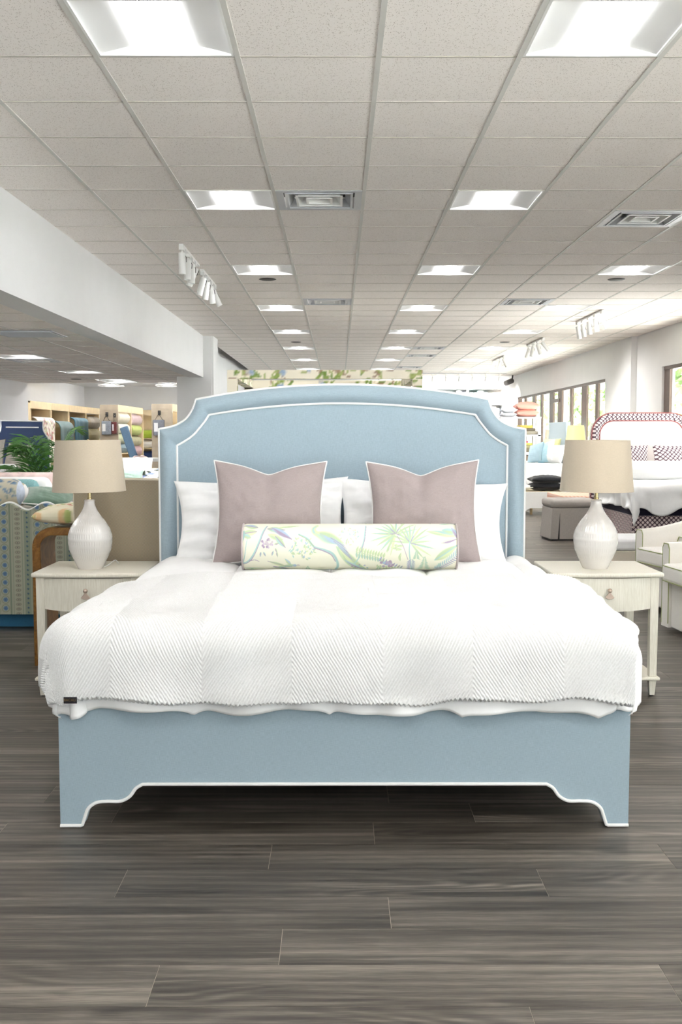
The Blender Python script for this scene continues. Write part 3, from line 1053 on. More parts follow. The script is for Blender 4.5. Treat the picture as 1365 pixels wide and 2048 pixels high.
def pillow(name, label, cat, loc, size, m, tilt=0.0, rz=0.0, roll=0.0, pipe=None, group=None, pr=0.0045, printf=None, **kw):
    w, h, t = size
    x, z, th = pillow_geo(w, h, t, **kw)
    nv, nu = x.shape
    yy = np.concatenate([-th, th[::-1]], 0)
    xx = np.concatenate([x, x[::-1]], 0)
    zz = np.concatenate([z, z[::-1]], 0)
    e = thing(name, label, cat, loc, 0, group) if pipe else None
    o = np_grid('cover' if pipe else name, xx, yy, zz, m, e)
    if printf:
        set_print(o, printf(xx, zz))
    root = e or tag(o, label, cat, group)
    root.location = loc
    root.rotation_euler = (-tilt, roll, rz)
    if pipe:
        ring = [(x[0, i], 0, z[0, i]) for i in range(nu)] + [(x[j, -1], 0, z[j, -1]) for j in range(1, nv)] + \
               [(x[-1, i], 0, z[-1, i]) for i in range(nu - 2, -1, -1)] + [(x[j, 0], 0, z[j, 0]) for j in range(nv - 2, 0, -1)]
        MB().tube(ring, pr, 6, True).build('piping', pipe, e, True)
    return root
M['mauve'] = fabric('dusty mauve linen', (165, 152, 151), 0.1, 1100)
pillow('sleeping_pillow', 'white sleeping pillow leaning on the headboard, left one', 'pillow', (-0.43 + BX, 5.49, 0.70), (0.95, 0.47, 0.2), M['white_cotton'], R(18), 0, R(-1.5), group='white sleeping pillows', k=0.10, seed=3, wr=0.22)
pillow('sleeping_pillow', 'white sleeping pillow leaning on the headboard, right one', 'pillow', (0.42 + BX, 5.49, 0.70), (0.93, 0.46, 0.2), M['white_cotton'], R(18), 0, R(2.0), group='white sleeping pillows', k=0.10, seed=8, wr=0.22)
pillow('accent_pillow', 'square dusty mauve pillow with white piping, left one', 'pillow', (-0.375 + BX, 5.27, 0.715), (0.585, 0.55, 0.17), M['mauve'], R(14), R(2), R(0.6), pipe=M['welt'], group='mauve accent pillows', k=0.11, dip=0.045, seed=5, wr=0.09)
pillow('accent_pillow', 'square dusty mauve pillow with white piping, right one', 'pillow', (0.42 + BX, 5.27, 0.715), (0.585, 0.55, 0.17), M['mauve'], R(14), R(-2), R(-1.0), pipe=M['welt'], group='mauve accent pillows', k=0.11, dip=0.05, seed=11, wr=0.09)

# printed bolster: cream chintz with a bird, palms and twigs
BR, BL = 0.113, 1.05
bol = thing('bolster_pillow', 'long round bolster with green and lilac bird and palm print on cream', 'bolster', (0.056, 5.08, 0.722))
nu, nv = 620, 300
uu = np.linspace(0, 1, nu)
aa = np.linspace(-PI, PI, nv)
U, A = np.meshgrid(uu, aa)
rr = BR * (1 - 0.10 * np.clip(1 - np.minimum(U, 1 - U) / 0.022, 0, 1) ** 2)
bo = np_grid('cover', (U - 0.5) * BL, -rr * np.cos(A), BR + rr * np.sin(A), vcol('chintz print'), bol)
p = Paint(30 + 1310 * U, 191 - 144 * A * 0.86, (240, 238, 220))
GR, AQ, PU, BLU, YG, GY = (190, 208, 170), (174, 206, 202), (172, 154, 178), (176, 196, 214), (212, 222, 180), (204, 194, 198)
rg = random.Random(4)
def lf(x, y, deg, ln, wd, c=GR, c2=None, vein=None):
    p.leaf(x, y, R(deg), ln, wd * 0.82, c, c2, vein)
# left branch and leaves
p.stem([(30, 285), (75, 258), (108, 215), (140, 150), (160, 95), (182, 45)], 13, 9, AQ)
p.stem([(34, 290), (80, 262), (112, 220), (146, 150), (166, 95), (186, 45)], 5, 4, PU)
p.stem([(80, 258), (110, 252), (138, 262)], 7, 3, PU)
p.stem([(30, 300), (52, 230), (62, 165), (75, 110)], 7, 4, AQ)
for a in [(130, 60, 195, 95, 62, GR, BLU, PU), (125, 90, 170, 105, 58, YG, GR, PU), (90, 130, 200, 60, 40, GR, AQ), (185, 70, 5, 110, 62, GR, AQ, PU), (210, 60, 32, 150, 56, BLU, PU, PU),
          (190, 110, 18, 100, 46, YG, GR), (235, 120, 45, 90, 46, GR, AQ, PU), (250, 60, -8, 140, 24, YG, GR), (45, 80, 100, 90, 40, AQ, GR)]:
    lf(*a)
for _ in range(26):
    a, q = rg.uniform(0, 2 * PI), rg.uniform(0, 26)
    p.blob(188 + 1.4 * q * math.cos(a), 158 + q * math.sin(a), 8, rg.choice([PU, GY, (206, 192, 206)]))
for x, y, d in [(235, 185, 60), (225, 200, 110), (245, 205, 80), (150, 205, 100), (165, 205, 60), (230, 165, -10)]:
    lf(x, y, d, 30, 15, rg.choice([GR, AQ]), PU)
# small bird
lf(365, 290, 172, 120, 34, AQ, GR); lf(300, 300, 200, 120, 30, YG, GR, PU); lf(330, 290, 232, 60, 30, GR, BLU); lf(215, 300, 20, 130, 24, PU, AQ); p.blob(352, 294, 13, BLU); lf(362, 290, 2, 24, 7, PU)
lf(35, 322, 0, 130, 16, AQ, GR); lf(200, 322, -8, 150, 14, GR, PU)
# twig cluster and branch
for _ in range(70):
    x, y = rg.uniform(318, 470), rg.uniform(125, 245)
    if (x - 395) ** 2 / 80 ** 2 + (y - 185) ** 2 / 62 ** 2 < 1:
        lf(x, y, rg.uniform(0, 360), 22, 11, rg.choice([GR, YG, AQ, BLU, GR]))
p.stem([(378, 110), (430, 135), (470, 178), (530, 195), (580, 215), (606, 255), (612, 300), (598, 345)], 12, 18, AQ)
p.stem([(470, 184), (530, 202), (575, 224), (598, 262)], 7, 6, PU)
p.stem([(378, 112), (430, 140), (468, 176)], 5, 5, (168, 180, 140))
# large bird
p.stem([(488, 40), (468, 66), (470, 92), (500, 112), (560, 128)], 22, 44, YG)
p.stem([(480, 50), (464, 70), (468, 95), (500, 118)], 8, 16, AQ)
lf(470, 100, 18, 190, 92, YG, AQ); lf(500, 100, 25, 170, 70, GR, BLU)
lf(600, 175, 42, 270, 78, GR, AQ); lf(620, 190, 52, 200, 52, YG, GR)
for q in range(9):
    lf(560 + 6 * q, 122 + 6 * q, 30 + 1.5 * q, 120 + 3 * q, 11, [BLU, PU, AQ][q % 3], PU)
for q in range(26):
    x, y = 690 + rg.uniform(0, 110), 285 + rg.uniform(0, 50)
    p.blob(x, y, 6, rg.choice([PU, BLU, GR]))
lf(650, 250, 35, 180, 30, AQ, PU)
# upright branch and sprays
p.stem([(782, 40), (776, 100), (768, 150), (748, 205), (735, 245), (715, 275)], 10, 8, AQ)
p.stem([(786, 40), (780, 100), (772, 150), (752, 205)], 4, 4, PU)
for _ in range(46):
    x, y = rg.uniform(610, 740), rg.uniform(70, 180)
    if (x - 680) ** 2 / 66 ** 2 + (y - 120) ** 2 / 55 ** 2 < 1:
        lf(x, y, rg.uniform(0, 360), 19, 9, rg.choice([YG, GR, (206, 214, 190), AQ]))
p.stem([(720, 205), (790, 220), (860, 242), (910, 290), (990, 330)], 4, 4, GR)
for q in range(11):
    x, y = 725 + q * 16, 206 + q * 3.4
    lf(x, y, -70, 34, 20, GR, YG); lf(x, y, 85, 34, 20, GR, AQ)
for q in range(9):
    lf(860 + q * 16, 262 + q * 8, -60, 36, 18, [BLU, GR, AQ][q % 3], PU); lf(850 + q * 18, 285 + q * 4, 80, 40, 20, GR, YG)
for q in range(14):
    p.blob(860 + rg.uniform(0, 90), 262 + rg.uniform(0, 40), 11, rg.choice([PU, BLU, (186, 176, 196)]))
for q in range(8):
    lf(945 + rg.uniform(-25, 40), 190 + rg.uniform(-30, 60), rg.uniform(0, 360), 40, 20, GR, YG)
# palms
for d in (150, 165, 182, 200, 218, 236, 255, 275, 300, 325, 345, 135, 120, 105):
    lf(960, 108, d, rg.uniform(115, 170), 20, rg.choice([GR, YG, GR]), AQ if rg.random() < 0.4 else None)
for d in (180, 230, 300, 20):
    lf(962, 106, d, 60, 12, PU, BLU)
for d in range(-175, 60, 17):
    lf(1048, 158, d, rg.uniform(120, 165), 17, rg.choice([GR, YG, GR]), AQ if rg.random() < 0.35 else None)
for d in (-130, -60, 15):
    lf(1048, 158, d, 60, 10, PU, BLU)
p.stem([(1046, 150), (1042, 200), (1050, 260), (1062, 345)], 8, 10, AQ)
p.stem([(970, 120), (1005, 175), (1035, 250)], 5, 4, PU)
for q in range(9):
    lf(1055, 250 + q * 10, 35, 34, 10, AQ, PU); lf(1055, 250 + q * 10, 145, 34, 10, PU, BLU)
for cx, cy, sc in ((1135, 235, 1.0), (1085, 195, 0.5), (1225, 275, 0.55), (860, 300, 0.4), (430, 300, 0.45), (90, 320, 0.4)):
    for q in range(10):
        w = (8 + q * 5.2) * sc
        for sg in (-1, 1):
            lf(cx, cy + q * 10 * sc, 90 - sg * 68, w, 9 * sc + 3, GR, AQ)
# right leaves and feather twig
for a in [(1195, 255, -32, 165, 66, GR, YG, AQ), (1330, 120, 190, 190, 52, YG, AQ), (1240, 80, 8, 110, 60, AQ, GR), (1300, 60, 60, 110, 40, BLU, PU), (1230, 160, -14, 110, 34, (222, 226, 206), PU), (1150, 90, 12, 120, 30, YG, GR)]:
    lf(*a)
p.stem([(1195, 335), (1250, 290), (1300, 250), (1342, 205)], 5, 4, BLU)
for q in range(13):
    x, y = 1205 + q * 10.5, 328 - q * 9
    lf(x, y, -95, 36, 11, AQ, BLU); lf(x, y, 25, 36, 11, PU, BLU)
for q in range(30):
    lf(rg.uniform(30, 1340), rg.choice([rg.uniform(-80, 20), rg.uniform(350, 440)]), rg.uniform(0, 360), 90, 40, rg.choice([GR, AQ, YG]), rg.choice([PU, BLU, GR]))
set_print(bo, p.c)
M['taupe_welt'] = fabric('taupe welting', (190, 178, 178), 0.05)
for sgn in (-1, 1):
    MB().tube([(sgn * (BL / 2 - 0.004), BR * 0.98 * math.cos(a), BR + BR * 0.98 * math.sin(a)) for a in np.linspace(0, 2 * PI, 49)[:-1]], 0.005, 6, True).build('piping', M['taupe_welt'], bol, True)
    MB().lathe([(0.0, 0.008), (BR * 0.6, 0.006), (BR * 0.93, 0.0)], 40, mtx=Matrix.Translation((sgn * (BL / 2 - 0.002), 0, BR)) @ Matrix.Rotation(sgn * PI / 2, 4, 'Y')).build('end_cap', M['white_cotton'], bol, True)
# ------------------------------------------------------------------ nightstands
def cream_wood():
    k = N('cream painted wood')
    k.b.inputs['Roughness'].default_value = 0.5
    g = k.noise(k.coord(scale=(60, 60, 3)), 4, 4, 0.65)
    k.l(k.ramp(g, [(0.35, lin4((218, 212, 196))), (0.65, lin4((234, 230, 217)))]), k.b.inputs['Base Color'])
    k.bump(g, 0.12, 0.001)
    return k.m
M['cream'] = cream_wood()
M['champagne'] = plain('champagne metal', (206, 186, 170), 0.35, metal=0.7)
def nightstand(cx, label):
    t = thing('nightstand', label, 'nightstand', (cx, 5.41, 0), 0, 'cream bow front nightstands')
    W, D = 0.545, 0.5
    w2 = W / 2
    # top with a gently bowed front edge
    tw = w2 + 0.022
    poly = [(-tw, D + 0.02), (-tw, -0.012)] + [(-tw + 2 * tw * q / 20, -0.012 - 0.028 * math.sin(PI * q / 20)) for q in range(1, 20)] + [(tw, -0.012), (tw, D + 0.02)]
    top = MB().prism(poly, 0.638, 0.662, 'z').build('tabletop', M['cream'], t, bev=0.009, seg=3)
    # drawer with a bowed front
    def bow(x):
        return 0.004 - 0.034 * (1 - (x / (w2 - 0.045)) ** 2)
    xx = [-(w2 - 0.046) + 2 * (w2 - 0.046) * q / 20 for q in range(21)]
    vs, fs = [], []
    for q, x in enumerate(xx):
        zb = 0.47 - 0.012 * (1 - (x / (w2 - 0.045)) ** 2)
        vs += [(x, bow(x), zb), (x, bow(x), 0.634), (x, 0.05, zb), (x, 0.05, 0.634)]
    for q in range(20):
        a, b = q * 4, q * 4 + 4
        fs += [(a, b, b + 1, a + 1), (a + 2, a + 3, b + 3, b + 2), (a, a + 2, b + 2, b), (a + 1, b + 1, b + 3, a + 3)]
    fs += [(0, 1, 3, 2), (80, 82, 83, 81)]
    dr = MB().add(vs, fs).build('drawer', M['cream'], t, True)
    kb = MB().lathe([(0.0, -0.012), (0.006, -0.0105), (0.0105, -0.006), (0.012, 0.0), (0.0105, 0.006), (0.006, 0.0105), (0.0, 0.012)], 16, (0, bow(0) - 0.018, 0.573))
    kb.rod((0, bow(0), 0.573), (0, bow(0) - 0.01, 0.573), 0.005)
    kb.build('knob', M['champagne'], dr, True)
    # ginkgo-fan pull hanging under the knob
    fan = []
    for q in range(17):
        a = R(-132 + 84 * q / 16)
        rr = 0.036 * (1 + 0.05 * math.cos(q * PI))
        fan.append((rr * math.cos(a), 0.563 + rr * math.sin(a)))
    yb = bow(0) - 0.014
    fp = MB().prism([(-0.003, 0.563), ] + fan + [(0.003, 0.563)], yb - 0.005, yb).build('pull', M['champagne'], dr, bev=0.001)
    # legs
    for sx in (-1, 1):
        for y in (0.024, D - 0.024):
            MB().taper(sx * (w2 - 0.023), y, 0.105, 0.638, 0.040, 0.040, 0.046, 0.046).build('leg', M['cream'], t, bev=0.003)
            MB().taper(sx * (w2 - 0.023), y, 0.006, 0.09, 0.027, 0.027, 0.040, 0.040).build('foot', M['cream'], t, bev=0.002)
            MB().lathe([(0.011, 0), (0.011, 0.006)], 12, (sx * (w2 - 0.023), y, 0)).build('glide', M['dark_metal'], t)
        bx('side_panel', M['cream'], sx * (w2 - 0.012) - 0.008, sx * (w2 - 0.012) + 0.008, 0.046, D - 0.046, 0.47, 0.638, t)
    bx('back_panel', M['cream'], -w2 + 0.046, w2 - 0.046, D - 0.03, D - 0.015, 0.47, 0.638, t)
    MB().box(-w2 - 0.012, w2 + 0.012, -0.014, D + 0.012, 0.088, 0.106).build('shelf', M['cream'], t, bev=0.007, seg=3)
    return t
nightstand(-1.318, 'cream bow front nightstand with a fan pull, left of the bed')
nightstand(1.418, 'cream bow front nightstand with a fan pull, right of the bed')

# ------------------------------------------------------------------ table lamps
M['ceramic'] = plain('white glazed ceramic', (226, 222, 218), 0.12, coat=0.6)
M['shade'] = fabric('oatmeal linen shade', (198, 184, 164), 0.06, 1300)
M['shade_in'] = plain('shade lining', (238, 226, 214), 0.8)
def lamp(x, y, label, tilt, cord):
    t = thing('table_lamp', label, 'lamp', (x, y, 0.662), 0, 'white ceramic table lamps')
    prof = smooth_path([(0.065, 0.0), (0.0745, 0.018), (0.089, 0.0536), (0.1105, 0.107), (0.118, 0.158), (0.1175, 0.185), (0.1115, 0.2145), (0.095, 0.25), (0.072, 0.286), (0.053, 0.312), (0.037, 0.343), (0.029, 0.368), (0.0275, 0.386)], 9)
    seg = 336
    pr = np.array(prof)
    pr[:, 1] *= 0.945
    th = np.linspace(0, 2 * PI, seg + 1)
    Z, TH = np.meshgrid(pr[:, 1], th, indexing='ij')
    RR = np.repeat(pr[:, :1], seg + 1, 1)
    band = np.clip(np.sin((Z - 0.045) / 0.0385 * PI) ** 2 * 1.6, 0, 1)
    band = np.where((Z > 0.045) & (Z < 0.315), band, 0)
    row = np.floor((Z - 0.045) / 0.0385)
    rib = np.cos(56 * TH)
    RR = RR - 0.0006 * (1 - rib) * band
    body = np_grid('ceramic_body', RR * np.cos(TH), RR * np.sin(TH), Z, M['ceramic'], t)
    MB().lathe([(0.0, 0.003), (0.064, 0.0), (0.064, 0.006)], 48).build('base_disc', M['dark_metal'], t, True)
    MB().lathe([(0.0275, 0.362), (0.029, 0.369), (0.024, 0.375), (0.0, 0.377)], 32).build('neck_collar', M['ceramic'], t, True)
    MB().lathe([(0.013, 0.374), (0.013, 0.382), (0.0105, 0.384), (0.0095, 0.455), (0.006, 0.456), (0.006, 0.48)], 20).build('brass_stem', M['brass'], t, True)
    sh = MB()
    m = Matrix.Translation((0, 0, 0.42)) @ Matrix.Rotation(tilt, 4, 'Y')
    sh.lathe([(0.1955, 0.0), (0.171, 0.272)], 72, mtx=m)
    sh.f = [f for f in sh.f if len(f) == 4]
    so = sh.build('shade', M['shade'], t, True)
    inn = MB().lathe([(0.1935, 0.0), (0.169, 0.272)], 72, mtx=m)
    inn.f = [f for f in inn.f if len(f) == 4]
    inn.build('shade_lining', M['shade_in'], so, True)
    for r, z in ((0.1945, 0.0), (0.170, 0.272)):
        MB().tube([m @ Vector((r * math.cos(a), r * math.sin(a), z)) for a in np.linspace(0, 2 * PI, 73)[:-1]], 0.0018, 6, True).build('rim', M['shade'], so, True)
    sp = MB()
    for q in range(3):
        a = q * 2 * PI / 3 + 0.4
        sp.tube([m @ Vector((0.17 * math.cos(a), 0.17 * math.sin(a), 0.262)), m @ Vector((0, 0, 0.252))], 0.002, 6)
    sp.lathe([(0.008, 0.25), (0.008, 0.262), (0.005, 0.266), (0.007, 0.274), (0.0, 0.28)], 12, mtx=m)
    sp.tube([(0.008, 0, 0.46), (0.06, 0, 0.53), (0.05, 0, 0.62), tuple(m @ Vector((0, 0, 0.252)))], 0.002, 6)
    sp.tube([(-0.008, 0, 0.46), (-0.06, 0, 0.53), (-0.05, 0, 0.62), tuple(m @ Vector((0, 0, 0.252)))], 0.002, 6)
    sp.build('harp_and_finial', M['brass'], so, True)
    if cord:
        MB().tube(smooth_path([(0.055, 0.0, 0.004), (0.085, 0.03, 0.012), (0.115, 0.06, 0.035), (0.125, 0.08, 0.03), (0.12, 0.16, 0.004), (0.09, 0.25, 0.004)], 8), 0.0028, 8).build('cord', M['white_metal'], t, True)
    return t
lamp(-1.345, 5.60, 'white ribbed ceramic table lamp with oatmeal shade on the left nightstand', R(-0.6), True)
lamp(1.397, 5.60, 'white ribbed ceramic table lamp with oatmeal shade on the right nightstand', R(0.3), False)
# ------------------------------------------------------------------ left background: display beds, bolsters, palm
M['maple'] = plain('pale maple', (222, 200, 160), 0.55, var=0.08, vscale=6)
M['slat'] = plain('grey oak slatwall', (172, 158, 138), 0.7, var=0.1, vscale=6)
M['navy'] = fabric('navy velvet', (46, 64, 102), 0.12, 500, sheen=0.4)
M['grey_linen'] = fabric('light grey linen', (196, 190, 180), 0.06)
M['green_velvet'] = fabric('sage green velvet', (112, 138, 122), 0.12, 300, sheen=0.4)
M['white_print'] = vcol('printed cotton')

def prints(base, cols, n, size, seed, stems=None):
    def f(xx, zz):
        p = Paint(xx, zz, base)
        r = random.Random(seed)
        x0, x1, z0, z1 = xx.min(), xx.max(), zz.min(), zz.max()
        for _ in range(n // 4 if stems else 0):
            x, z = r.uniform(x0, x1), r.uniform(z0, z1)
            p.stem([(x, z), (x + r.uniform(-1, 1) * size * 3, z + r.uniform(-1, 1) * size * 2), (x + r.uniform(-1, 1) * size * 5, z + r.uniform(-1, 1) * size * 4)], size * 0.22, size * 0.12, stems)
        for _ in range(n):
            p.leaf(r.uniform(x0, x1), r.uniform(z0, z1), r.uniform(0, 2 * PI), size * r.uniform(0.7, 1.6), size * r.uniform(0.35, 0.6), r.choice(cols))
        return p.c
    return f

# scalloped daybed in blue striped block print, filled with bolsters
db = thing('scalloped_daybed', 'scalloped daybed end in blue and green striped block print with blue base', 'daybed', (-2.4, 7.42, 0))
nu, nv = 420, 230
xw = np.linspace(-1.0, 0.72, nu)
vv = np.linspace(0, 1, nv)
X, V = np.meshgrid(xw, vv)
def scal(x):
    return 0.872 - 0.026 * np.cos((x - 0.048) / 0.262 * 2 * PI + PI)
Zt = scal(X)
Zz = 0.105 + (Zt - 0.105) * V
pf = np_grid('printed_panel', X, X * 0, Zz, M['white_print'], db, thick=0.07)
pf.modifiers[0].offset = 1
p = Paint(X, Zz, (166, 166, 148))
per = 0.30
for q in range(-4, 3):
    x0 = 0.065 + q * per
    for a, w, c in ((0.0, 0.012, (118, 134, 116)), (0.018, 0.004, (128, 142, 124)), (0.085, 0.006, (118, 134, 116)), (0.098, 0.044, (128, 142, 126)), (0.15, 0.005, (112, 128, 112))):
        k = np.where(abs(p.u - x0 - a) < w / 2 if w < 0.03 else (p.u > x0 + a) & (p.u < x0 + a + w))[0]
        p.put(k, np.full(len(k), 0.8), c)
    for j in range(26):
        z = 0.11 + j * 0.034
        p.blob(x0 + 0.052, z, 0.022, (132, 132, 118), 0.3, 0.013); p.blob(x0 + 0.052, z, 0.013, (184, 178, 158), 0.4, 0.008); p.blob(x0 + 0.052, z, 0.006, (104, 108, 104))
        p.blob(x0 + 0.12, z + 0.01, 0.007, (74, 96, 124)); p.leaf(x0 + 0.12, z, 0.8, 0.016, 0.007, (92, 116, 100))
    for j in range(14):
        z = 0.13 + j * 0.062
        for sx in (0.195, 0.258):
            zz = z + (0.02 if sx > 0.2 else 0)
            p.blob(x0 + sx, zz, 0.031, (112, 126, 104), 0.2); p.blob(x0 + sx, zz, 0.027, (172, 174, 154), 0.2); p.blob(x0 + sx, zz, 0.021, (108, 136, 160), 0.35)
            for w in range(6):
                p.leaf(x0 + sx, zz, w * PI / 3, 0.018, 0.007, (84, 112, 148))
set_print(pf, p.c)
MB().tube([(x, -0.004, float(scal(x)) + 0.004) for x in np.linspace(-1.0, 0.72, 120)], 0.009, 8).build('piping', M['welt'], db, True)
M['blue_band'] = fabric('medium blue linen', (56, 108, 142), 0.1)
bx('base_band', M['blue_band'], -1.0, 0.72, -0.004, 0.07, 0.005, 0.104, db)
bx('seat', M['grey_linen'], -1.0, 0.72, 0.071, 1.62, 0.12, 0.845, db, bev=0.02)
bx('back_panel', M['blue_band'], -1.0, 0.72, 1.62, 1.68, 0.005, 0.9, db)

def bolster(name, label, xend, y, zc, r, m, length=1.0, end=None, printf=None, group='bolsters heaped on the scalloped daybed'):
    t = thing(name, label, 'bolster', (xend, y, zc - r), 0, group)
    nu, nv = 70, 40
    U, A = np.meshgrid(np.linspace(0, 1, nu), np.linspace(0, 2 * PI, nv))
    rr = r * (1 - 0.16 * np.clip(1 - np.minimum(U, 1 - U) / 0.05, 0, 1) ** 2)
    o = np_grid('cover', (U - 1) * length, -rr * np.cos(A), r + rr * np.sin(A), m, t)
    if printf:
        set_print(o, printf((U - 1) * length, A * r))
    MB().lathe([(0.0, 0.028), (r * 0.5, 0.022), (r * 0.86, 0.0)], 28, mtx=Matrix.Translation((-0.002, 0, r)) @ Matrix.Rotation(PI / 2, 4, 'Y')).build('end_cap', end or m, t, True)
    return t
wprint = prints((232, 238, 246), [(150, 172, 206), (176, 196, 220)], 30, 0.03, 3)
bolster('bolster_pillow', 'blue and tan leaf print bolster with pale blue end on the scalloped daybed', -2.37, 7.72, 0.955, 0.105, M['white_print'], 0.9, plain('pale blue print end', (214, 224, 240), 0.9, var=0.12, vscale=40), prints((202, 196, 176), [(116, 142, 168), (92, 122, 150), (150, 160, 150)], 260, 0.05, 7))
bolster('bolster_pillow', 'tan print bolster with white end behind the blue leaf print one', -2.4, 7.94, 0.935, 0.088, plain('tan print', (190, 180, 154), 0.9, var=0.2, vscale=40), 0.9, M['white_cotton'])
bolster('bolster_pillow', 'teal dotted bolster between a tan one and a white one', -2.37, 8.13, 0.945, 0.094, plain('teal dot', (128, 176, 180), 0.9, var=0.16, vscale=90), 0.9)
bolster('bolster_pillow', 'plain white bolster with round white end behind the teal one', -2.33, 8.335, 0.95, 0.1, M['white_cotton'], 0.9)
bolster('bolster_pillow', 'pink and grey patterned long bolster at the back of the daybed heap', -2.33, 8.60, 0.965, 0.112, plain('pink and grey print', (222, 200, 196), 0.9, var=0.2, vscale=14), 1.0, plain('coral print', (236, 190, 182), 0.9, var=0.1, vscale=60))
pillow('accent_pillow', 'sage green velvet pillow with white piping lying behind the scalloped edge', 'pillow', (-2.13, 7.58, 0.865), (0.36, 0.32, 0.13), M['green_velvet'], R(72), R(10), R(8), pipe=M['welt'], k=0.1, seed=2)
pillow('accent_pillow', 'cream pillow beside the sage green pillow on the scalloped daybed', 'pillow', (-1.83, 7.62, 0.89), (0.3, 0.36, 0.14), M['grey_linen'], R(72), R(-12), 0, pipe=M['welt'], k=0.08, seed=6)

# waterfall burl bench with a printed cloth
def burl():
    k = N('golden burl veneer')
    k.b.inputs['Roughness'].default_value = 0.3
    v = k.coord()
    a = k.noise(v, 9, 6, 0.7, 2.5)
    k.l(k.ramp(a, [(0.3, lin4((84, 52, 20))), (0.5, lin4((134, 90, 38))), (0.72, lin4((166, 120, 58)))]), k.b.inputs['Base Color'])
    return k.m
M['burl'] = burl()
wb = thing('waterfall_bench', 'golden burl wood waterfall table behind the left nightstand', 'table', (-1.48, 6.15, 0))
ow, th_, hh, rad = 0.345, 0.068, 0.835, 0.12
def arc(cx, cz, r, a0, a1, n=10):
    return [(cx + r * math.cos(R(a0 + (a1 - a0) * i / n)), cz + r * math.sin(R(a0 + (a1 - a0) * i / n))) for i in range(n + 1)]
poly = [(-ow, 0)] + arc(-ow + rad, hh - rad, rad, 180, 90) + arc(ow - rad, hh - rad, rad, 90, 0) + [(ow, 0), (ow - th_, 0)] + arc(ow - rad, hh - rad, rad - th_ + 0.02, 0, 90) + arc(-ow + rad, hh - rad, rad - th_ + 0.02, 90, 180) + [(-ow + th_, 0)]
MB().prism(poly, 0, 0.33).build('frame', M['burl'], wb, bev=0.004)
pillow('printed_cushion', 'cream cushion with green leaf print lying on the burl table', 'cushion', (-1.5, 6.15, 0.9), (0.64, 0.38, 0.13), M['white_print'], R(88), 0, 0, k=0.03, seed=4, nn=60, sq=0.3, printf=prints((238, 230, 204), [(160, 178, 104), (176, 190, 120), (204, 120, 100), (230, 196, 150), (186, 196, 128)], 60, 0.07, 12)).location = (-1.5, 6.13, 0.9)

# cane headboard standing behind the bed
def cane():
    k = N('woven cane')
    k.b.inputs['Roughness'].default_value = 0.7
    tc = k.n('ShaderNodeTexCoord')
    sp = k.n('ShaderNodeSeparateXYZ')
    k.l(tc.outputs['Object'], sp.inputs[0])
    a = k.math('SINE', k.math('MULTIPLY', sp.outputs[0], 2 * PI / 0.0085))
    b = k.math('SINE', k.math('MULTIPLY', sp.outputs[2], 2 * PI / 0.0085))
    w = k.math('ADD', k.math('MULTIPLY', k.math('MULTIPLY', a, b), 0.5), 0.5)
    k.l(k.mix(w, lin4((124, 110, 90)), lin4((190, 176, 152))), k.b.inputs['Base Color'])
    k.bump(w, 0.4, 0.001)
    return k.m
M['cane'] = cane()
M['cream_trim'] = plain('cream trim', (226, 216, 196), 0.7)
ch = thing('cane_headboard', 'tan woven cane headboard with cream edge standing behind the left lamp', 'headboard', (-1.0, 6.0, 0))
ct = [(-0.53 + 1.06 * i / 24, 1.095 + 0.028 * math.cos((-0.23 + 1.06 * i / 24 - 0.0) * 1.6)) for i in range(25)]
MB().prism([(0.53, 0.12), (0.53, 1.09)] + ct[::-1] + [(-0.53, 0.12)], 0.0, 0.05).build('cane_panel', M['cane'], ch)
MB().tube([(-0.53, 0.02, 0.1)] + [(x, 0.02, z + 0.002) for x, z in ct] + [(0.53, 0.02, 0.1)], 0.011, 8).build('edge_trim', M['cream_trim'], ch, True)
for x in (-0.49, 0.49):
    bx('leg', M['pine'], x - 0.04, x + 0.04, 0.0, 0.05, 0, 0.12, ch)

# white bed with a pile of cushions, seen over the cane headboard
wbz = thing('display_bed', 'white display bed behind the cane headboard carrying a pile of pillows', 'bed', (-1.3, 9.05, 0))
bx('base', M['grey_linen'], -0.6, 0.9, 0.0, 1.9, 0.02, 0.45, wbz, bev=0.02)
bx('mattress', M['white_cotton'], -0.59, 0.89, 0.01, 1.89, 0.45, 0.90, wbz, bev=0.06, seg=4)
pillow('accent_pillow', 'pale sage pillow on the pile behind the cane headboard', 'pillow', (-1.86, 9.12, 0.90), (0.26, 0.2, 0.12), fabric('pale sage', (164, 190, 178), 0.06), R(30), 0, 0, k=0.08, seed=4)
pillow('accent_pillow', 'round white pillow behind the pale sage pillow', 'pillow', (-1.86, 9.42, 0.90), (0.3, 0.32, 0.16), M['white_cotton'], R(30), 0, 0, k=0.02, seed=5, sq=0.5)
pillow('accent_pillow', 'white pillow with blue and black print beside the blue headboard', 'pillow', (-1.52, 9.14, 0.90), (0.46, 0.24, 0.14), M['white_print'], R(40), R(4), 0, k=0.08, seed=7, printf=prints((246, 246, 246), [(150, 168, 222), (60, 70, 60), (150, 168, 222)], 22, 0.07, 31))
pillow('sleeping_pillow', 'plump white pillow at the back of the pile by the blue headboard', 'pillow', (-1.44, 9.55, 0.90), (0.46, 0.32, 0.2), M['white_cotton'], R(34), R(-6), 0, k=0.05, seed=9, sq=0.5)

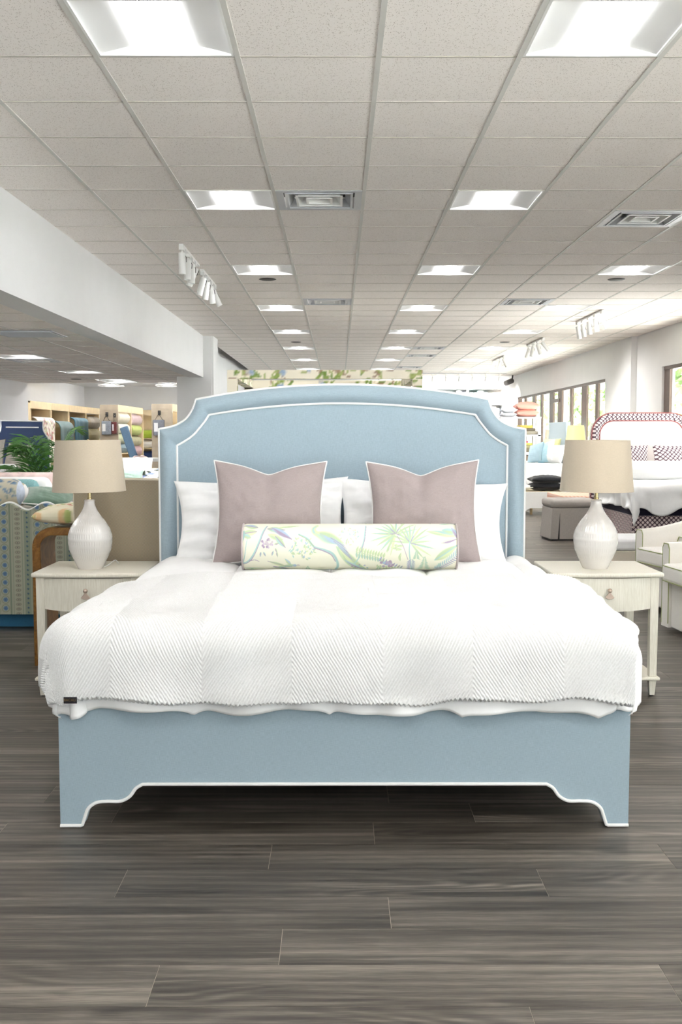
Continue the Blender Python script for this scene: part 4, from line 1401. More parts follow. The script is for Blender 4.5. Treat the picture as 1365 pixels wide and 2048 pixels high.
# navy bed at the far left
nb = thing('navy_headboard', 'navy velvet headboard with white piping at the far left', 'headboard', (-4.22, 13.9, 0), R(58))
hw = 0.47
prof = [(-hw, 0.05), (-hw, 1.28)] + smooth_path([(-hw, 1.30), (-hw + 0.04, 1.36), (-hw + 0.1, 1.44), (-hw + 0.115, 1.5)], 5) + [(-hw + 0.115, 1.575)]
pol = prof + [(-x, z) for x, z in prof[::-1]]
MB().prism(pol, 0, 0.1).build('headboard', M['navy'], nb, bev=0.01)
MB().tube([(x, -0.004, z) for x, z in pol], 0.009, 6).build('piping', M['welt'], nb, True)
MB().tube([(x * 0.84, -0.006, 1.49) for x in (-0.33, 0.33)], 0.008, 6).build('piping', M['welt'], nb, True)
sb = thing('grey_sofa_bed', 'grey linen day sofa under grey pillows at the left edge', 'sofa', (-4.2, 11.6, 0))
bx('base', M['grey_linen'], -0.6, 1.05, 0, 1.0, 0.02, 0.5, sb, bev=0.03)
bx('cushion', M['grey_linen'], -0.6, 1.05, 0, 1.0, 0.5, 0.93, sb, bev=0.06, seg=4)
pillow('accent_pillow', 'light grey square pillow with dark piping at the left edge', 'pillow', (-3.76, 12.05, 0.925), (0.34, 0.38, 0.14), M['grey_linen'], R(16), R(-20), R(4), pipe=plain('dark welt', (110, 104, 96), 0.9), k=0.08, seed=3, dip=0.03)
pillow('accent_pillow', 'light grey pillow cut off by the left edge of the picture', 'pillow', (-4.06, 12.0, 0.925), (0.4, 0.42, 0.14), M['grey_linen'], R(16), R(-12), R(-3), pipe=plain('dark welt 2', (110, 104, 96), 0.9), k=0.08, seed=8)
bolster('bolster_pillow', 'small white bolster lying in front of the grey pillows at the left edge', -3.66, 11.75, 0.995, 0.066, M['white_cotton'], 0.5, group=None)

# palm
M['frond'] = plain('glossy palm green', (66, 116, 48), 0.45, var=0.3, vscale=12)
M['frond_light'] = plain('young palm green', (92, 140, 66), 0.5, var=0.2, vscale=12)
pl = thing('potted_palm', 'potted palm with feathery green fronds behind the daybed', 'plant', (-2.86, 10.3, 0))
MB().lathe([(0.0, 0.0), (0.15, 0.0), (0.2, 0.36), (0.21, 0.38), (0.19, 0.38), (0.18, 0.34), (0.0, 0.33)], 28).build('pot', plain('white planter', (224, 222, 216), 0.5), pl, True)
rg = random.Random(8)
for q in range(15):
    az = rg.uniform(0, 2 * PI) if q > 6 else [2.6, 3.4, 0.4, 5.9, 1.6, 4.4, 3.0][q]
    L = rg.uniform(0.85, 1.08)
    rise = rg.uniform(0.95, 1.4) if q != 2 else 1.5
    pts = []
    d = Vector((math.cos(az), math.sin(az), 0))
    for i in range(15):
        f = i / 14
        out = 0.47 * L * f ** 1.35 * (1.45 - rise * 0.55)
        pts.append(d * out + Vector((0, 0, 0.34 + rise * (1.15 * f - 0.42 * f ** 3.0))))
    mb = MB().tube(pts, lambda f: 0.007 * (1 - f) + 0.0015, 5)
    for i in range(4, 15):
        c = pts[i]
        tng = (pts[min(i + 1, 14)] - pts[i - 1]).normalized()
        sd = tng.cross(Vector((0, 0, 1))).normalized()
        ll = 0.27 * math.sin(PI * (0.12 + 0.80 * (i - 4) / 11)) + 0.03
        for half in (0.0, 0.5):
            c2 = c + tng * 0.03 * half
            for sg in (-1, 1):
                dr = (sd * sg * 0.85 + tng * 0.62 + Vector((0, 0, -0.1 + rg.uniform(-0.15, 0.1)))).normalized()
                nm = dr.cross(tng).normalized()
                wv = dr.cross(nm).normalized() * 0.012
                e = c2 + dr * ll + Vector((0, 0, -0.16 * ll))
                m1 = c2 + dr * ll * 0.45
                mb.add([c2, m1 + wv, e, m1 - wv, m1 + nm * 0.004], [(0, 1, 4), (1, 2, 4), (2, 3, 4), (3, 0, 4), (0, 3, 2, 1)])
    mb.build('frond', M['frond_light'] if q in (2, 9, 12) else M['frond'], pl)

# ------------------------------------------------------------------ fabric room at the far left
def roll(name, label, x, y0, y1, z, r, m, group, squash=1.0):
    L = y1 - y0
    nu, nv = 24, 26
    U, A = np.meshgrid(np.linspace(0, 1, nu), np.linspace(0, 2 * PI, nv))
    rr = r * np.sqrt(np.clip(1 - np.clip(1 - np.minimum(U, 1 - U) / 0.03, 0, 1) ** 2 * 0.95, 0, 1)) * (1 + 0.04 * vnoise(U * 5, A * 1.5, int(z * 100)))
    o = np_grid(name, rr * np.cos(A), U * L, rr * np.sin(A) * squash, m)
    o.location = (x, y0, z)
    return tag(o, label, 'fabric roll', group)
def hang(name, label, x, y0, y1, zt, zb, m, group, amp=0.03, printf=None, waves=5, rtop=0.1):
    """cloth pulled off its roll and hanging down"""
    nu, nv = 60, 34
    U, V = np.meshgrid(np.linspace(0, 1, nu), np.linspace(0, 1, nv))
    arcl = rtop * PI * 0.75
    s = V * (zt - zb + arcl)
    a = np.minimum(s / rtop, PI * 0.5)
    Xx = rtop * np.sin(a) + amp * V * np.sin(U * waves * 2 * PI + 2 * np.sin(U * 5))
    Zz = zt - rtop * (1 - np.cos(a)) - np.maximum(s - rtop * PI / 2, 0)
    Yy = (U - 0.5) * (y1 - y0) * (1 - 0.08 * V)
    o = np_grid(name, Xx, Yy, Zz - zb, m, thick=0.02)
    o.location = (x, (y0 + y1) / 2, zb)
    if printf:
        set_print(o, printf(Yy, Zz))
    return tag(o, label, 'fabric', group)
FG = 'fabrics in the wall shelving'
us = [20.7, 22.2, 23.66, 25.27, 26.7]
for q in range(4):
    a, b = us[q], us[q + 1]
    w = thing('fabric_shelf', 'maple fabric shelving bay on the far left wall, %s from the camera' % ordn[q], 'shelf', (-6.6, a, 0), 0, 'maple fabric shelving bays')
    bx('header', M['maple'], 0.44, 0.5, 0.01, b - a - 0.01, 1.92, 2.07, w)
    bx('back_panel', M['maple'], 0.0, 0.02, 0.01, b - a - 0.01, 0.0, 2.07, w)
    bx('upright', M['maple'], 0.0, 0.48, 0.012, 0.07, 0.0, 1.92, w)
    bx('upright', M['maple'], 0.0, 0.48, b - a - 0.07, b - a - 0.012, 0.0, 1.92, w)
    bx('top_board', M['maple'], 0.0, 0.48, 0.01, b - a - 0.01, 2.03, 2.07, w)
    for z in (0.2, 1.0) if q < 3 else (0.2, 1.2, 1.5):
        bx('shelf', M['maple'], 0.02, 0.46, 0.07, b - a - 0.07, z, z + 0.025, w)
M['flor'] = vcol('floral drapery')
hang('hanging_fabric', 'striped floral fabric panel hanging in the nearest shelving bay', -6.13, 20.85, 22.15, 1.74, 1.06, M['flor'], FG, 0.025, prints((226, 218, 204), [(150, 160, 110), (176, 130, 140), (130, 120, 120), (196, 190, 150), (236, 234, 228), (180, 100, 100)], 240, 0.1, 5), 4)
hang('hanging_fabric', 'grey green fabric pulled over its roll in the second shelving bay', -6.13, 22.35, 23.5, 1.68, 1.28, fabric('grey green cloth', (92, 112, 112), 0.08, 200), FG, 0.02, None, 2, 0.16)
hang('hanging_fabric', 'teal blue fabric hanging in folds in the third shelving bay', -6.13, 23.8, 25.1, 1.78, 1.2, fabric('teal cloth', (74, 110, 124), 0.08, 200), FG, 0.05, None, 4, 0.1)
roll('fabric_roll', 'grey brown fabric roll in the fourth shelving bay, upper', -6.2, 25.4, 26.55, 1.70, 0.16, fabric('grey brown cloth', (134, 126, 112), 0.08, 200), FG)
roll('fabric_roll', 'cream fabric roll in the fourth shelving bay, lower', -6.2, 25.4, 26.55, 1.40, 0.16, fabric('cream cloth', (200, 194, 160), 0.08, 200), FG)
roll('fabric_roll', 'olive fabric roll low in the second shelving bay', -6.2, 22.35, 23.5, 1.15, 0.13, fabric('olive cloth', (150, 156, 116), 0.08, 200), FG)

def gondola(x0, x1, y0, y1, h, label):
    g = thing('fabric_gondola', label, 'shelf', ((x0 + x1) / 2, y0, 0), 0, 'slatwall fabric gondolas')
    w = (x1 - x0) / 2
    n = int(h / 0.078)
    for q in range(n):
        bx('slat', M['slat'], -w, w, -0.02, 0.0, q * 0.078 + 0.006, (q + 1) * 0.078 - 0.002, g)
    bx('core', M['slat'], -w, w, 0.0, 0.03, 0, h, g)
    L = y1 - y0
    bx('spine', M['slat'], -w, -w + 0.06, 0.03, L, 0, h - 0.02, g)
    bx('header', M['maple'], w - 0.05, w, 0.03, L / 2 - 0.005, h - 0.16, h, g)
    bx('header', M['maple'], w - 0.05, w, L / 2 + 0.005, L, h - 0.16, h, g)
    for y in (L / 2 - 0.025, L - 0.05):
        bx('divider', M['maple'], -w + 0.06, w, y, y + 0.05, 0, h - 0.16, g)
    for z in (0.25, 0.6, 0.95):
        bx('shelf', M['maple'], -w + 0.06, w - 0.02, 0.03, L - 0.05, z, z + 0.02, g)
    return g
g1 = gondola(-5.42, -5.01, 23.7, 26.75, 2.08, 'slatwall fabric gondola with rolls along its side, the left one')
g2 = gondola(-4.03, -3.58, 22.5, 24.6, 2.06, 'slatwall fabric gondola partly hidden by the blue headboard')
GG = 'fabric rolls on the gondola'
def cloth_m(name, c):
    return fabric(name, c, 0.08, 200)
for (ya, yb, z, r, c, lab) in [
    (23.8, 25.15, 1.80, 0.13, (226, 220, 200), 'cream fringed fabric roll at the top of the gondola, nearest column'),
    (23.8, 25.15, 1.55, 0.12, (214, 216, 200), 'pale print fabric roll, second from the top of the gondola'),
    (23.8, 25.15, 1.31, 0.12, (190, 196, 160), 'pale green fabric roll below the pale print roll'),
    (23.8, 25.15, 1.08, 0.11, (142, 166, 176), 'light blue fabric roll low on the gondola'),
    (25.3, 26.65, 1.77, 0.14, (206, 180, 180), 'pink fabric roll at the top of the far gondola column'),
    (25.3, 26.65, 1.52, 0.13, (178, 188, 100), 'lime green fabric roll under the pink one'),
    (25.3, 26.65, 1.24, 0.12, (156, 152, 116), 'olive fabric roll in the far gondola column'),
    (25.3, 26.65, 1.0, 0.13, (190, 158, 158), 'dusty rose fabric roll low in the far gondola column')]:
    roll('fabric_roll', lab, -5.14, ya, yb, z, r, cloth_m('cloth ' + lab[:18], c), GG)
# wall shelf seen in the gap between the gondolas
ws = thing('fabric_shelf', 'maple wall shelving seen between the two gondolas', 'shelf', (-5.1, 29.5, 0))
bx('header', M['maple'], -0.6, 0.6, -0.03, 0.0, 1.95, 2.1, ws)
bx('back_panel', M['maple'], -0.6, 0.6, 0.42, 0.45, 0, 2.1, ws)
for x in (-0.57, 0.57):
    bx('upright', M['maple'], x - 0.03, x + 0.03, 0.0, 0.42, 0, 2.1, ws)
for z in (0.7, 1.0, 1.28):
    bx('shelf', M['maple'], -0.54, 0.54, 0.0, 0.42, z, z + 0.02, ws)
for z, r, c, lab in ((1.42, 0.12, (150, 170, 60), 'bright lime fabric roll on the wall shelf between the gondolas'), (1.14, 0.12, (214, 212, 204), 'white fabric roll on the wall shelf between the gondolas'), (0.83, 0.11, (40, 54, 92), 'navy fabric roll on the wall shelf between the gondolas')):
    o = roll('fabric_roll', lab, 0, 0, 1.06, z, r, cloth_m('cloth ' + lab[:12], c), 'fabric rolls on the wall shelf')
    o.rotation_euler = (0, 0, -PI / 2)
    o.location = (-5.63, 29.7, z)
# clear bags hanging on the slatwall ends
def bag(x, y, zt, w, h, c, label):
    t = thing('hanging_bag', label, 'bag', (x, y, zt - h), 0, 'bags hanging on the slatwall')
    m = plain('vinyl ' + label[:14], c, 0.2, var=0.2, vscale=20)
    bx('pouch', m, -w / 2, w / 2, -0.09, -0.03, 0, h, t, bev=0.012)
    bx('card', plain('white card', (220, 220, 220), 0.7), -w / 2 + 0.02, -w / 2 + w * 0.42, -0.094, -0.089, h * 0.25, h * 0.8, t)
    MB().tube([(-w / 2 + 0.04, -0.06, h), (0, -0.1, h + 0.13), (w / 2 - 0.04, -0.06, h)], 0.006, 6).build('handle', M['dark_metal'], t)
    MB().rod((0, 0.0, h + 0.14), (0, -0.14, h + 0.14), 0.01).box(-0.03, 0.03, -0.015, 0, h + 0.1, h + 0.2).build('hook', M['dark_metal'], t)
bag(-5.255, 23.675, 1.71, 0.22, 0.31, (128, 134, 144), 'grey clear vinyl bag hanging on the left gondola end')
bag(-5.08, 23.675, 1.69, 0.12, 0.27, (96, 44, 44), 'dark red vinyl bag hanging on the left gondola end')
bag(-3.86, 22.475, 1.72, 0.24, 0.34, (112, 114, 122), 'grey clear vinyl bag hanging beside the blue headboard')
# leaning bolt
bt = tag(MB().box(-0.09, 0.09, -0.04, 0.04, 0, 1.62).build('fabric_bolt', cloth_m('slate blue cloth', (92, 118, 142)), bev=0.025, seg=3), 'slate blue fabric bolt leaning against the gondola', 'fabric bolt')
bt.location = (-4.22, 22.9, 0.03)
bt.rotation_euler = (0, R(-18), 0)
# white console table with scooped ends
cn = thing('display_console', 'white console table with scooped side panel beside the blue headboard', 'table', (-2.4, 14.0, 0))
bx('tabletop', M['white_metal'], -0.75, 0.65, 0, 0.5, 1.03, 1.075, cn, bev=0.005)
sc = [(-0.28, 0), (-0.28, 1.03), (-0.2, 1.03)] + arc(0.13, 1.03, 0.33, 180, 262, 8) + [(0.3, 0.70), (0.3, 0)]
MB().prism([(x, z) for x, z in sc], -0.02, 0.02).build('side_panel', M['white_metal'], cn)
for x in (-0.72, 0.6):
    bx('leg', M['white_metal'], x - 0.03, x + 0.03, 0.03, 0.09, 0, 1.03, cn)
    bx('leg', M['white_metal'], x - 0.03, x + 0.03, 0.4, 0.46, 0, 1.03, cn)
bx('shelf', M['slat'], -0.72, 0.6, 0.05, 0.45, 0.62, 0.65, cn)
nu = 40
U, V = np.meshgrid(np.linspace(-1, 1, nu), np.linspace(-1, 1, nu))
o = tag(np_grid('folded_cloth', 0.085 * U, 0.12 * V, 0.03 * (np.clip(1 - U ** 4, 0, 1) * np.clip(1 - V ** 4, 0, 1)) ** 0.4 * (1 + 0.2 * vnoise(U * 2, V * 2, 3)) + 0.001, fabric('pale pink cloth', (232, 206, 204), 0.05), thick=0.004), 'pale pink folded cloth on the white console table', 'cloth')
o.location = (-2.70, 14.15, 1.075)
# ------------------------------------------------------------------ centre: floral canopy bed and far wall shelving
M['canopy'] = vcol('floral linen')
cb = thing('canopy_bed', 'tall four poster bed covered in cream floral fabric behind the blue headboard', 'bed', (-0.15, 11.7, 0))
def floral_box(name, x0, x1, y0, y1, z0, z1, seed, face):
    """padded box whose faces carry the floral print"""
    long = max(x1 - x0, y1 - y0, z1 - z0)
    mb = MB()
    d = (x1 - x0, y1 - y0, z1 - z0)
    c = ((x0 + x1) / 2, (y0 + y1) / 2, (z0 + z1) / 2)
    res = 0.022
    vs, fs, uv = [], [], []
    for ax in range(3):
        a, b = [(1, 2), (0, 2), (0, 1)][ax]
        na_, nb_ = max(2, int(d[a] / res) + 1), max(2, int(d[b] / res) + 1)
        for sg in (0, 1):
            o = len(vs)
            for j in range(nb_):
                for i in range(na_):
                    p = [0, 0, 0]
                    p[ax] = [(x0, y0, z0), (x1, y1, z1)][sg][ax]
                    p[a] = (x0, y0, z0)[a] + d[a] * i / (na_ - 1)
                    p[b] = (x0, y0, z0)[b] + d[b] * j / (nb_ - 1)
                    vs.append(tuple(p))
                    uv.append((p[a] + 0.3 * ax, p[b] + 0.2 * sg))
            for j in range(nb_ - 1):
                for i in range(na_ - 1):
                    q = o + j * na_ + i
                    fs.append((q, q + 1, q + na_ + 1, q + na_))
    mb.add(vs, fs)
    o = mb.build(name, M['canopy'], cb)
    uv = np.array(uv)
    p = Paint(uv[:, 0], uv[:, 1], (242, 234, 214))
    r = random.Random(seed)
    u0, u1, v0, v1 = uv[:, 0].min(), uv[:, 0].max(), uv[:, 1].min(), uv[:, 1].max()
    n = int((u1 - u0) * (v1 - v0) * 24) + 4
    for _ in range(n):
        x, y = r.uniform(u0, u1), r.uniform(v0, v1)
        p.stem([(x, y), (x + r.uniform(-0.12, 0.12), y + r.uniform(-0.06, 0.06)), (x + r.uniform(-0.2, 0.2), y + r.uniform(-0.1, 0.1))], 0.024, 0.018, (166, 140, 116))
        for _ in range(5):
            p.leaf(x + r.uniform(-0.1, 0.1), y + r.uniform(-0.06, 0.06), r.uniform(0, 6.3), 0.085, 0.045, r.choice([(140, 160, 84), (120, 146, 72), (172, 182, 116)]))
        if r.random() < 0.3:
            for k in range(4):
                p.blob(x + r.uniform(-0.03, 0.03), y + r.uniform(-0.03, 0.03), 0.032, r.choice([(150, 170, 196), (176, 190, 204), (206, 200, 190)]))
    set_print(o, p.c)
    return o
cw, cd, cz = 1.095, 2.15, 2.112
for sx in (-1, 1):
    for y in (0, cd):
        xa = sx * cw - (0.11 if sx > 0 else 0)
        floral_box('post', xa, xa + 0.11, y, y + 0.11, 0, cz - 0.097, 3 + sx + int(y), 1)
    floral_box('canopy_rail', sx * cw - (0.11 if sx > 0 else 0), sx * cw + (0.11 if sx < 0 else 0), 0.11, cd, cz - 0.097, cz, 9 + sx, 0)
floral_box('canopy_rail', -cw, cw, 0, 0.11, cz - 0.097, cz, 21, 1)
floral_box('canopy_rail', -cw, cw, cd, cd + 0.11, cz - 0.115, cz, 22, 1)
bx('mattress', M['white_cotton'], -0.97, 0.97, 0.12, cd - 0.02, 0.35, 0.7, cb, bev=0.05, seg=3)
bx('base', M['cream_trim'], -0.98, 0.98, 0.11, cd, 0.1, 0.35, cb)

fs_ = thing('sample_shelf', 'tall white cubby shelf of sample books on the far wall', 'shelf', (3.5, 28.2, 0))
M['white_board'] = plain('white board', (240, 240, 240), 0.5)
cwid, nc = 0.96, 4
for q in range(nc + 1):
    x = -2.87 + q * cwid
    bx('upright', M['white_board'], x - 0.025, x + 0.025, 0, 0.38, 0, 2.66, fs_)
for z in (0.05, 0.49, 0.93, 1.37, 1.80, 2.21, 2.63):
    for q in range(nc):
        x = -2.87 + q * cwid
        bx('shelf', M['white_board'], x + 0.025, x + cwid - 0.025, 0, 0.38, z, z + 0.03, fs_)
bx('back_panel', M['white_board'], -2.87, -2.87 + nc * cwid, 0.38, 0.395, 0, 2.66, fs_)
rg = random.Random(14)
pal = [('cream', (226, 220, 204)), ('pale aqua', (176, 206, 204)), ('white', (236, 236, 236)), ('charcoal', (70, 72, 78)), ('slate blue', (120, 140, 160)), ('tan', (190, 170, 140)), ('mint', (186, 214, 200)), ('blue grey', (150, 164, 176))]
bm = {c: plain('book cover ' + n_, c, 0.5) for n_, c in pal}
ordb = ['first', 'second', 'third', 'fourth', 'fifth', 'sixth', 'seventh', 'eighth', 'ninth', 'tenth', 'eleventh', 'twelfth']
for row, (z, zn) in enumerate([(1.83, 'middle'), (2.24, 'upper')]):
    for q, cn_ in ((2, 'left'), (3, 'right')):
        x = 3.5 - 2.87 + q * cwid + 0.05
        n_ = 0
        while x < 3.5 - 2.87 + (q + 1) * cwid - 0.16:
            w = rg.uniform(0.07, 0.15)
            h = rg.uniform(0.28, 0.36)
            nm, c = rg.choice(pal)
            b = thing('sample_book', '%s sample book, %s from the left on the %s far shelf, %s cubby' % (nm, ordb[n_], zn, cn_), 'book', (x + w / 2, 28.24, z), 0, 'sample books on the far shelf')
            bx('cover', bm[c], -w / 2, w / 2, 0, 0.26, 0, h, b, bev=0.004)
            bx('spine_label', bm[(236, 236, 236)] if c != (236, 236, 236) else bm[(120, 140, 160)], -w * 0.3, w * 0.3, -0.004, 0.0, h * 0.55, h * 0.8, b)
            x += w + 0.012
            n_ += 1

# ------------------------------------------------------------------ right background
# open white shelf with cushions on top
M['coral'] = fabric('coral pink linen', (238, 172, 156), 0.06)
sh = thing('open_shelf', 'white open shelf with cushions on top beside the blue headboard', 'shelf', (4.03, 22.8, 0))
for sx in (-0.385, 0.385):
    for y in (0.03, 0.62):
        bx('post', M['white_board'], sx - 0.03, sx + 0.03, y - 0.03, y + 0.03, 0, 1.76, sh)
for z in (0.2, 0.6, 0.99, 1.37, 1.76):
    bx('shelf', M['white_board'], -0.42, 0.42, 0, 0.65, z, z + 0.03, sh)
CG = 'cushions on the open shelf'
flat = lambda nm, lab, loc, size, m, sd, pf=None: setattr(pillow(nm, lab, 'pillow', loc, size, m, R(90), 0, 0, group=CG, k=0.08, seed=sd, printf=pf), 'location', loc)
bp = prints((240, 240, 244), [(110, 140, 180), (200, 204, 210)], 20, 0.1, 3)
flat('accent_pillow', 'coral pink cushion, lower of the two on the open shelf', (4.17, 22.82, 1.875), (0.5, 0.56, 0.19), M['coral'], 3)
flat('accent_pillow', 'coral pink cushion, upper of the two on the open shelf', (4.17, 22.82, 2.03), (0.52, 0.54, 0.2), M['coral'], 5)
flat('accent_pillow', 'white and blue print cushion at the left end of the open shelf, lower', (3.76, 22.82, 1.845), (0.34, 0.5, 0.12), M['white_print'], 6, bp)
flat('accent_pillow', 'white and blue print cushion at the left end of the open shelf, upper', (3.76, 22.82, 1.945), (0.32, 0.48, 0.13), M['white_print'], 7, bp)
def folded(x, y, z, w, d, h, c, label, cat='fabric', group='folded fabrics on the open shelf'):
    o = bx('folded_fabric', cloth_m('cl ' + label[:16], c), -w / 2, w / 2, 0, d, 0, h, bev=min(h * 0.45, 0.02), seg=3)
    o.location = (x, y, z)
    return tag(o, label, cat, group)
fz = [(1.40, [(0.08, (176, 168, 152), 'grey folded fabric at the bottom of the upper stack'), (0.06, (122, 112, 98), 'dark brown folded fabric in the middle of the upper stack'), (0.07, (212, 190, 100), 'mustard folded fabric on top of the upper stack')]),
      (1.02, [(0.08, (132, 124, 106), 'olive brown folded fabric at the bottom of the lower stack'), (0.07, (166, 160, 122), 'grey green folded fabric in the lower stack'), (0.05, (210, 208, 104), 'lime folded fabric on top of the lower stack')])]
for z, stack in fz:
    zz = z
    for q, (h, c, lab) in enumerate(stack):
        folded(4.20 - 0.03 * q, 22.86 + 0.01 * q, zz, 0.40 - 0.06 * q, 0.5, h, c, lab)
        zz += h
folded(4.13, 22.9, zz, 0.12, 0.3, 0.05, (200, 60, 84), 'small red patterned cloth on the lower stack')
for q, (c, lab) in enumerate([((230, 230, 230), 'white'), ((150, 130, 110), 'tan'), ((50, 50, 60), 'black'), ((100, 96, 176), 'violet blue'), ((60, 60, 80), 'dark navy')]):
    b = thing('book', '%s book standing on the low shelf beside the blue headboard' % lab, 'book', (4.10 + q * 0.056, 22.87, 0.63), 0, 'books on the open shelf')
    bx('cover', plain('book ' + lab, c, 0.5), -0.025, 0.025, 0, 0.3, 0, 0.29 + 0.02 * (q % 3), b)
    bx('pages', M['white_board'], -0.016, 0.016, 0.004, 0.303, 0.004, 0.28, b)

# grey blue bed along the windows
gb = thing('grey_blue_bed', 'bed with tall grey blue headboard against the windows', 'bed', (4.5, 21.4, 0), -PI / 2)
hw = 0.98
prof = [(-hw, 0.05), (-hw, 1.1)] + smooth_path([(-hw, 1.12), (-hw + 0.06, 1.22), (-hw + 0.15, 1.36), (-hw + 0.17, 1.44)], 5) + [(-hw + 0.17, 1.655)]
pol = prof + [(-x, z) for x, z in prof[::-1]]
MB().prism(pol, 0, 0.1).build('headboard', fabric('grey blue linen', (170, 184, 192), 0.06), gb, bev=0.01)
bx('mattress', M['white_cotton'], -0.95, 0.95, -2.0, -0.01, 0.4, 0.84, gb, bev=0.08, seg=4)
bx('base', M['grey_linen'], -0.94, 0.94, -1.98, 0.0, 0.0, 0.4, gb)
PG = 'pillows on the grey blue bed'
pillow('accent_pillow', 'light blue pillow on the grey blue bed', 'pillow', (3.92, 20.75, 0.835), (0.42, 0.42, 0.16), fabric('light blue', (178, 206, 220), 0.06), R(20), R(-60), R(-12), group=PG, seed=2)
pillow('accent_pillow', 'white and light blue pillow leaning on the grey blue bed', 'pillow', (4.08, 20.6, 0.835), (0.46, 0.46, 0.16), M['white_print'], R(22), R(-55), R(-14), group=PG, seed=3, printf=lambda a, b: Paint(a, b, (244, 246, 248)).c * np.where((np.abs(a) < 0.13).ravel()[:, None], np.array([[0.55, 0.8, 0.9]]), 1))
pillow('accent_pillow', 'white pillow beside the light blue pillows', 'pillow', (4.22, 20.52, 0.835), (0.46, 0.4, 0.16), M['white_cotton'], R(24), R(-50), 0, group=PG, seed=4)
pillow('accent_pillow', 'pale yellow pillow behind the beige lamp shade', 'pillow', (4.24, 20.9, 0.84), (0.4, 0.5, 0.16), fabric('pale yellow', (246, 240, 176), 0.05), R(16), R(-40), 0, group=PG, seed=5)
ylt = thing('yellow_lamp', 'table lamp with yellow shade seen above the beige lamp shade', 'lamp', (4.32, 18.9, 0.62))
MB().lathe([(0.0, 0.0), (0.09, 0.0), (0.1, 0.05), (0.13, 0.25), (0.08, 0.45), (0.03, 0.55), (0.02, 0.66)], 28).build('lamp_base', M['ceramic'], ylt, True)
sm = MB().lathe([(0.19, 0.6), (0.145, 0.945)], 40)
sm.f = [f for f in sm.f if len(f) == 4]
sm.build('shade', translucent('yellow shade', (250, 247, 190)), ylt, True)
yst = thing('bedside_chest', 'white bedside chest carrying the yellow lamp', 'chest', (4.32, 18.62, 0))
bx('body', M['white_board'], -0.3, 0.3, 0, 0.5, 0.04, 0.62, yst, bev=0.006)
for z in (0.08, 0.35):
    d = bx('drawer', M['white_board'], -0.27, 0.27, -0.015, 0.0, z, z + 0.23, yst, bev=0.004)
    MB().lathe([(0.0, -0.012), (0.012, 0), (0.0, 0.012)], 12, (0, -0.028, z + 0.12)).build('knob', M['brass'], d, True)
# pale green headboard behind the patterned bed
pg = thing('pale_green_headboard', 'pale green headboard behind the corner of the patterned bed', 'headboard', (4.42, 16.8, 0))
MB().prism([(-0.35, 0.0), (-0.35, 1.48)] + arc(-0.29, 1.52, 0.06, 180, 90, 4) + arc(-0.2, 1.6, 0.05, 180, 90, 4) + arc(0.3, 1.58, 0.07, 90, 0, 4) + [(0.37, 0.0)], 0, 0.09).build('panel', fabric('pale green linen', (222, 230, 212), 0.05), pg, bev=0.008)
bx('footing', M['pine'], -0.3, 0.32, 0.01, 0.2, 0.0, 0.04, pg)

# white scalloped bench bed with dark pillows
sbn = thing('scalloped_bench', 'low white bench bed with scalloped rail and pine legs', 'bench', (3.35, 18.0, 0))
sp_ = [(-0.75, 0.06), (-0.2, 0.06)] + smooth_path([(-0.16, 0.062), (-0.08, 0.075), (-0.05, 0.1), (-0.01, 0.118), (0.03, 0.121)], 4) + [(0.72, 0.121), (0.72, 0.405), (-0.75, 0.405)]
MB().prism(sp_, 0, 0.05).build('front_rail', M['white_cotton'], sbn)
bx('deck', M['maple'], -0.74, 0.71, 0.05, 0.9, 0.3, 0.4, sbn)
for x in (-0.6, 0.03, 0.6):
    for y in (0.12, 0.8):
        MB().rod((x, y, 0), (x, y, 0.3), 0.022, 0.03).build('leg', M['pine'], sbn, True)
M['black'] = fabric('black velvet', (24, 26, 32), 0.2, 300)
BG = 'pillows on the scalloped bench bed'
pillow('accent_pillow', 'black pillow on the scalloped bench, upper of two', 'pillow', (3.74, 18.3, 0.5), (0.62, 0.5, 0.16), M['black'], R(90), 0, 0, group=BG, seed=2).location = (3.72, 18.25, 0.60)
pillow('accent_pillow', 'black pillow on the scalloped bench, lower of two', 'pillow', (3.74, 18.3, 0.5), (0.64, 0.5, 0.16), M['black'], R(90), 0, 0, group=BG, seed=3).location = (3.70, 18.25, 0.48)
pillow('accent_pillow', 'white pillow on the scalloped bench beside the blue headboard, lower', 'pillow', (3.1, 18.3, 0.5), (0.6, 0.5, 0.14), M['white_cotton'], R(90), 0, 0, group=BG, seed=4).location = (3.14, 18.25, 0.47)
pillow('accent_pillow', 'white pillow tipped on the scalloped bench beside the blue headboard', 'pillow', (3.1, 18.4, 0.5), (0.5, 0.4, 0.14), M['white_cotton'], R(40), 0, R(-12), group=BG, seed=5).location = (3.16, 18.5, 0.47)

# coral striped box bench and grey skirted ottoman
def stripes():
    k = N('coral stripe cloth')
    k.b.inputs['Roughness'].default_value = 0.8
    tc = k.n('ShaderNodeTexCoord')
    sp = k.n('ShaderNodeSeparateXYZ')
    k.l(tc.outputs['Object'], sp.inputs[0])
    a = k.math('ADD', k.math('MULTIPLY', k.math('SINE', k.math('MULTIPLY', k.math('ADD', sp.outputs[2], k.math('MULTIPLY', sp.outputs[0], 1.0)), 2 * PI / 0.055)), 0.5), 0.5)
    k.l(k.mix(a, lin4((232, 176, 150)), lin4((248, 214, 196))), k.b.inputs['Base Color'])
    return k.m
pb = thing('striped_bench', 'coral striped upholstered box bench behind the grey ottoman', 'bench', (3.5, 14.72, 0))
bx('body', stripes(), -0.32, 0.32, 0, 1.05, 0.03, 0.52, pb, bev=0.012)
bx('plinth', M['dark_metal'], -0.29, 0.29, 0.03, 1.02, 0, 0.03, pb)
ot = thing('skirted_ottoman', 'grey skirted storage ottoman with padded lid and kick pleat', 'ottoman', (3.11, 13.6, 0), R(4))
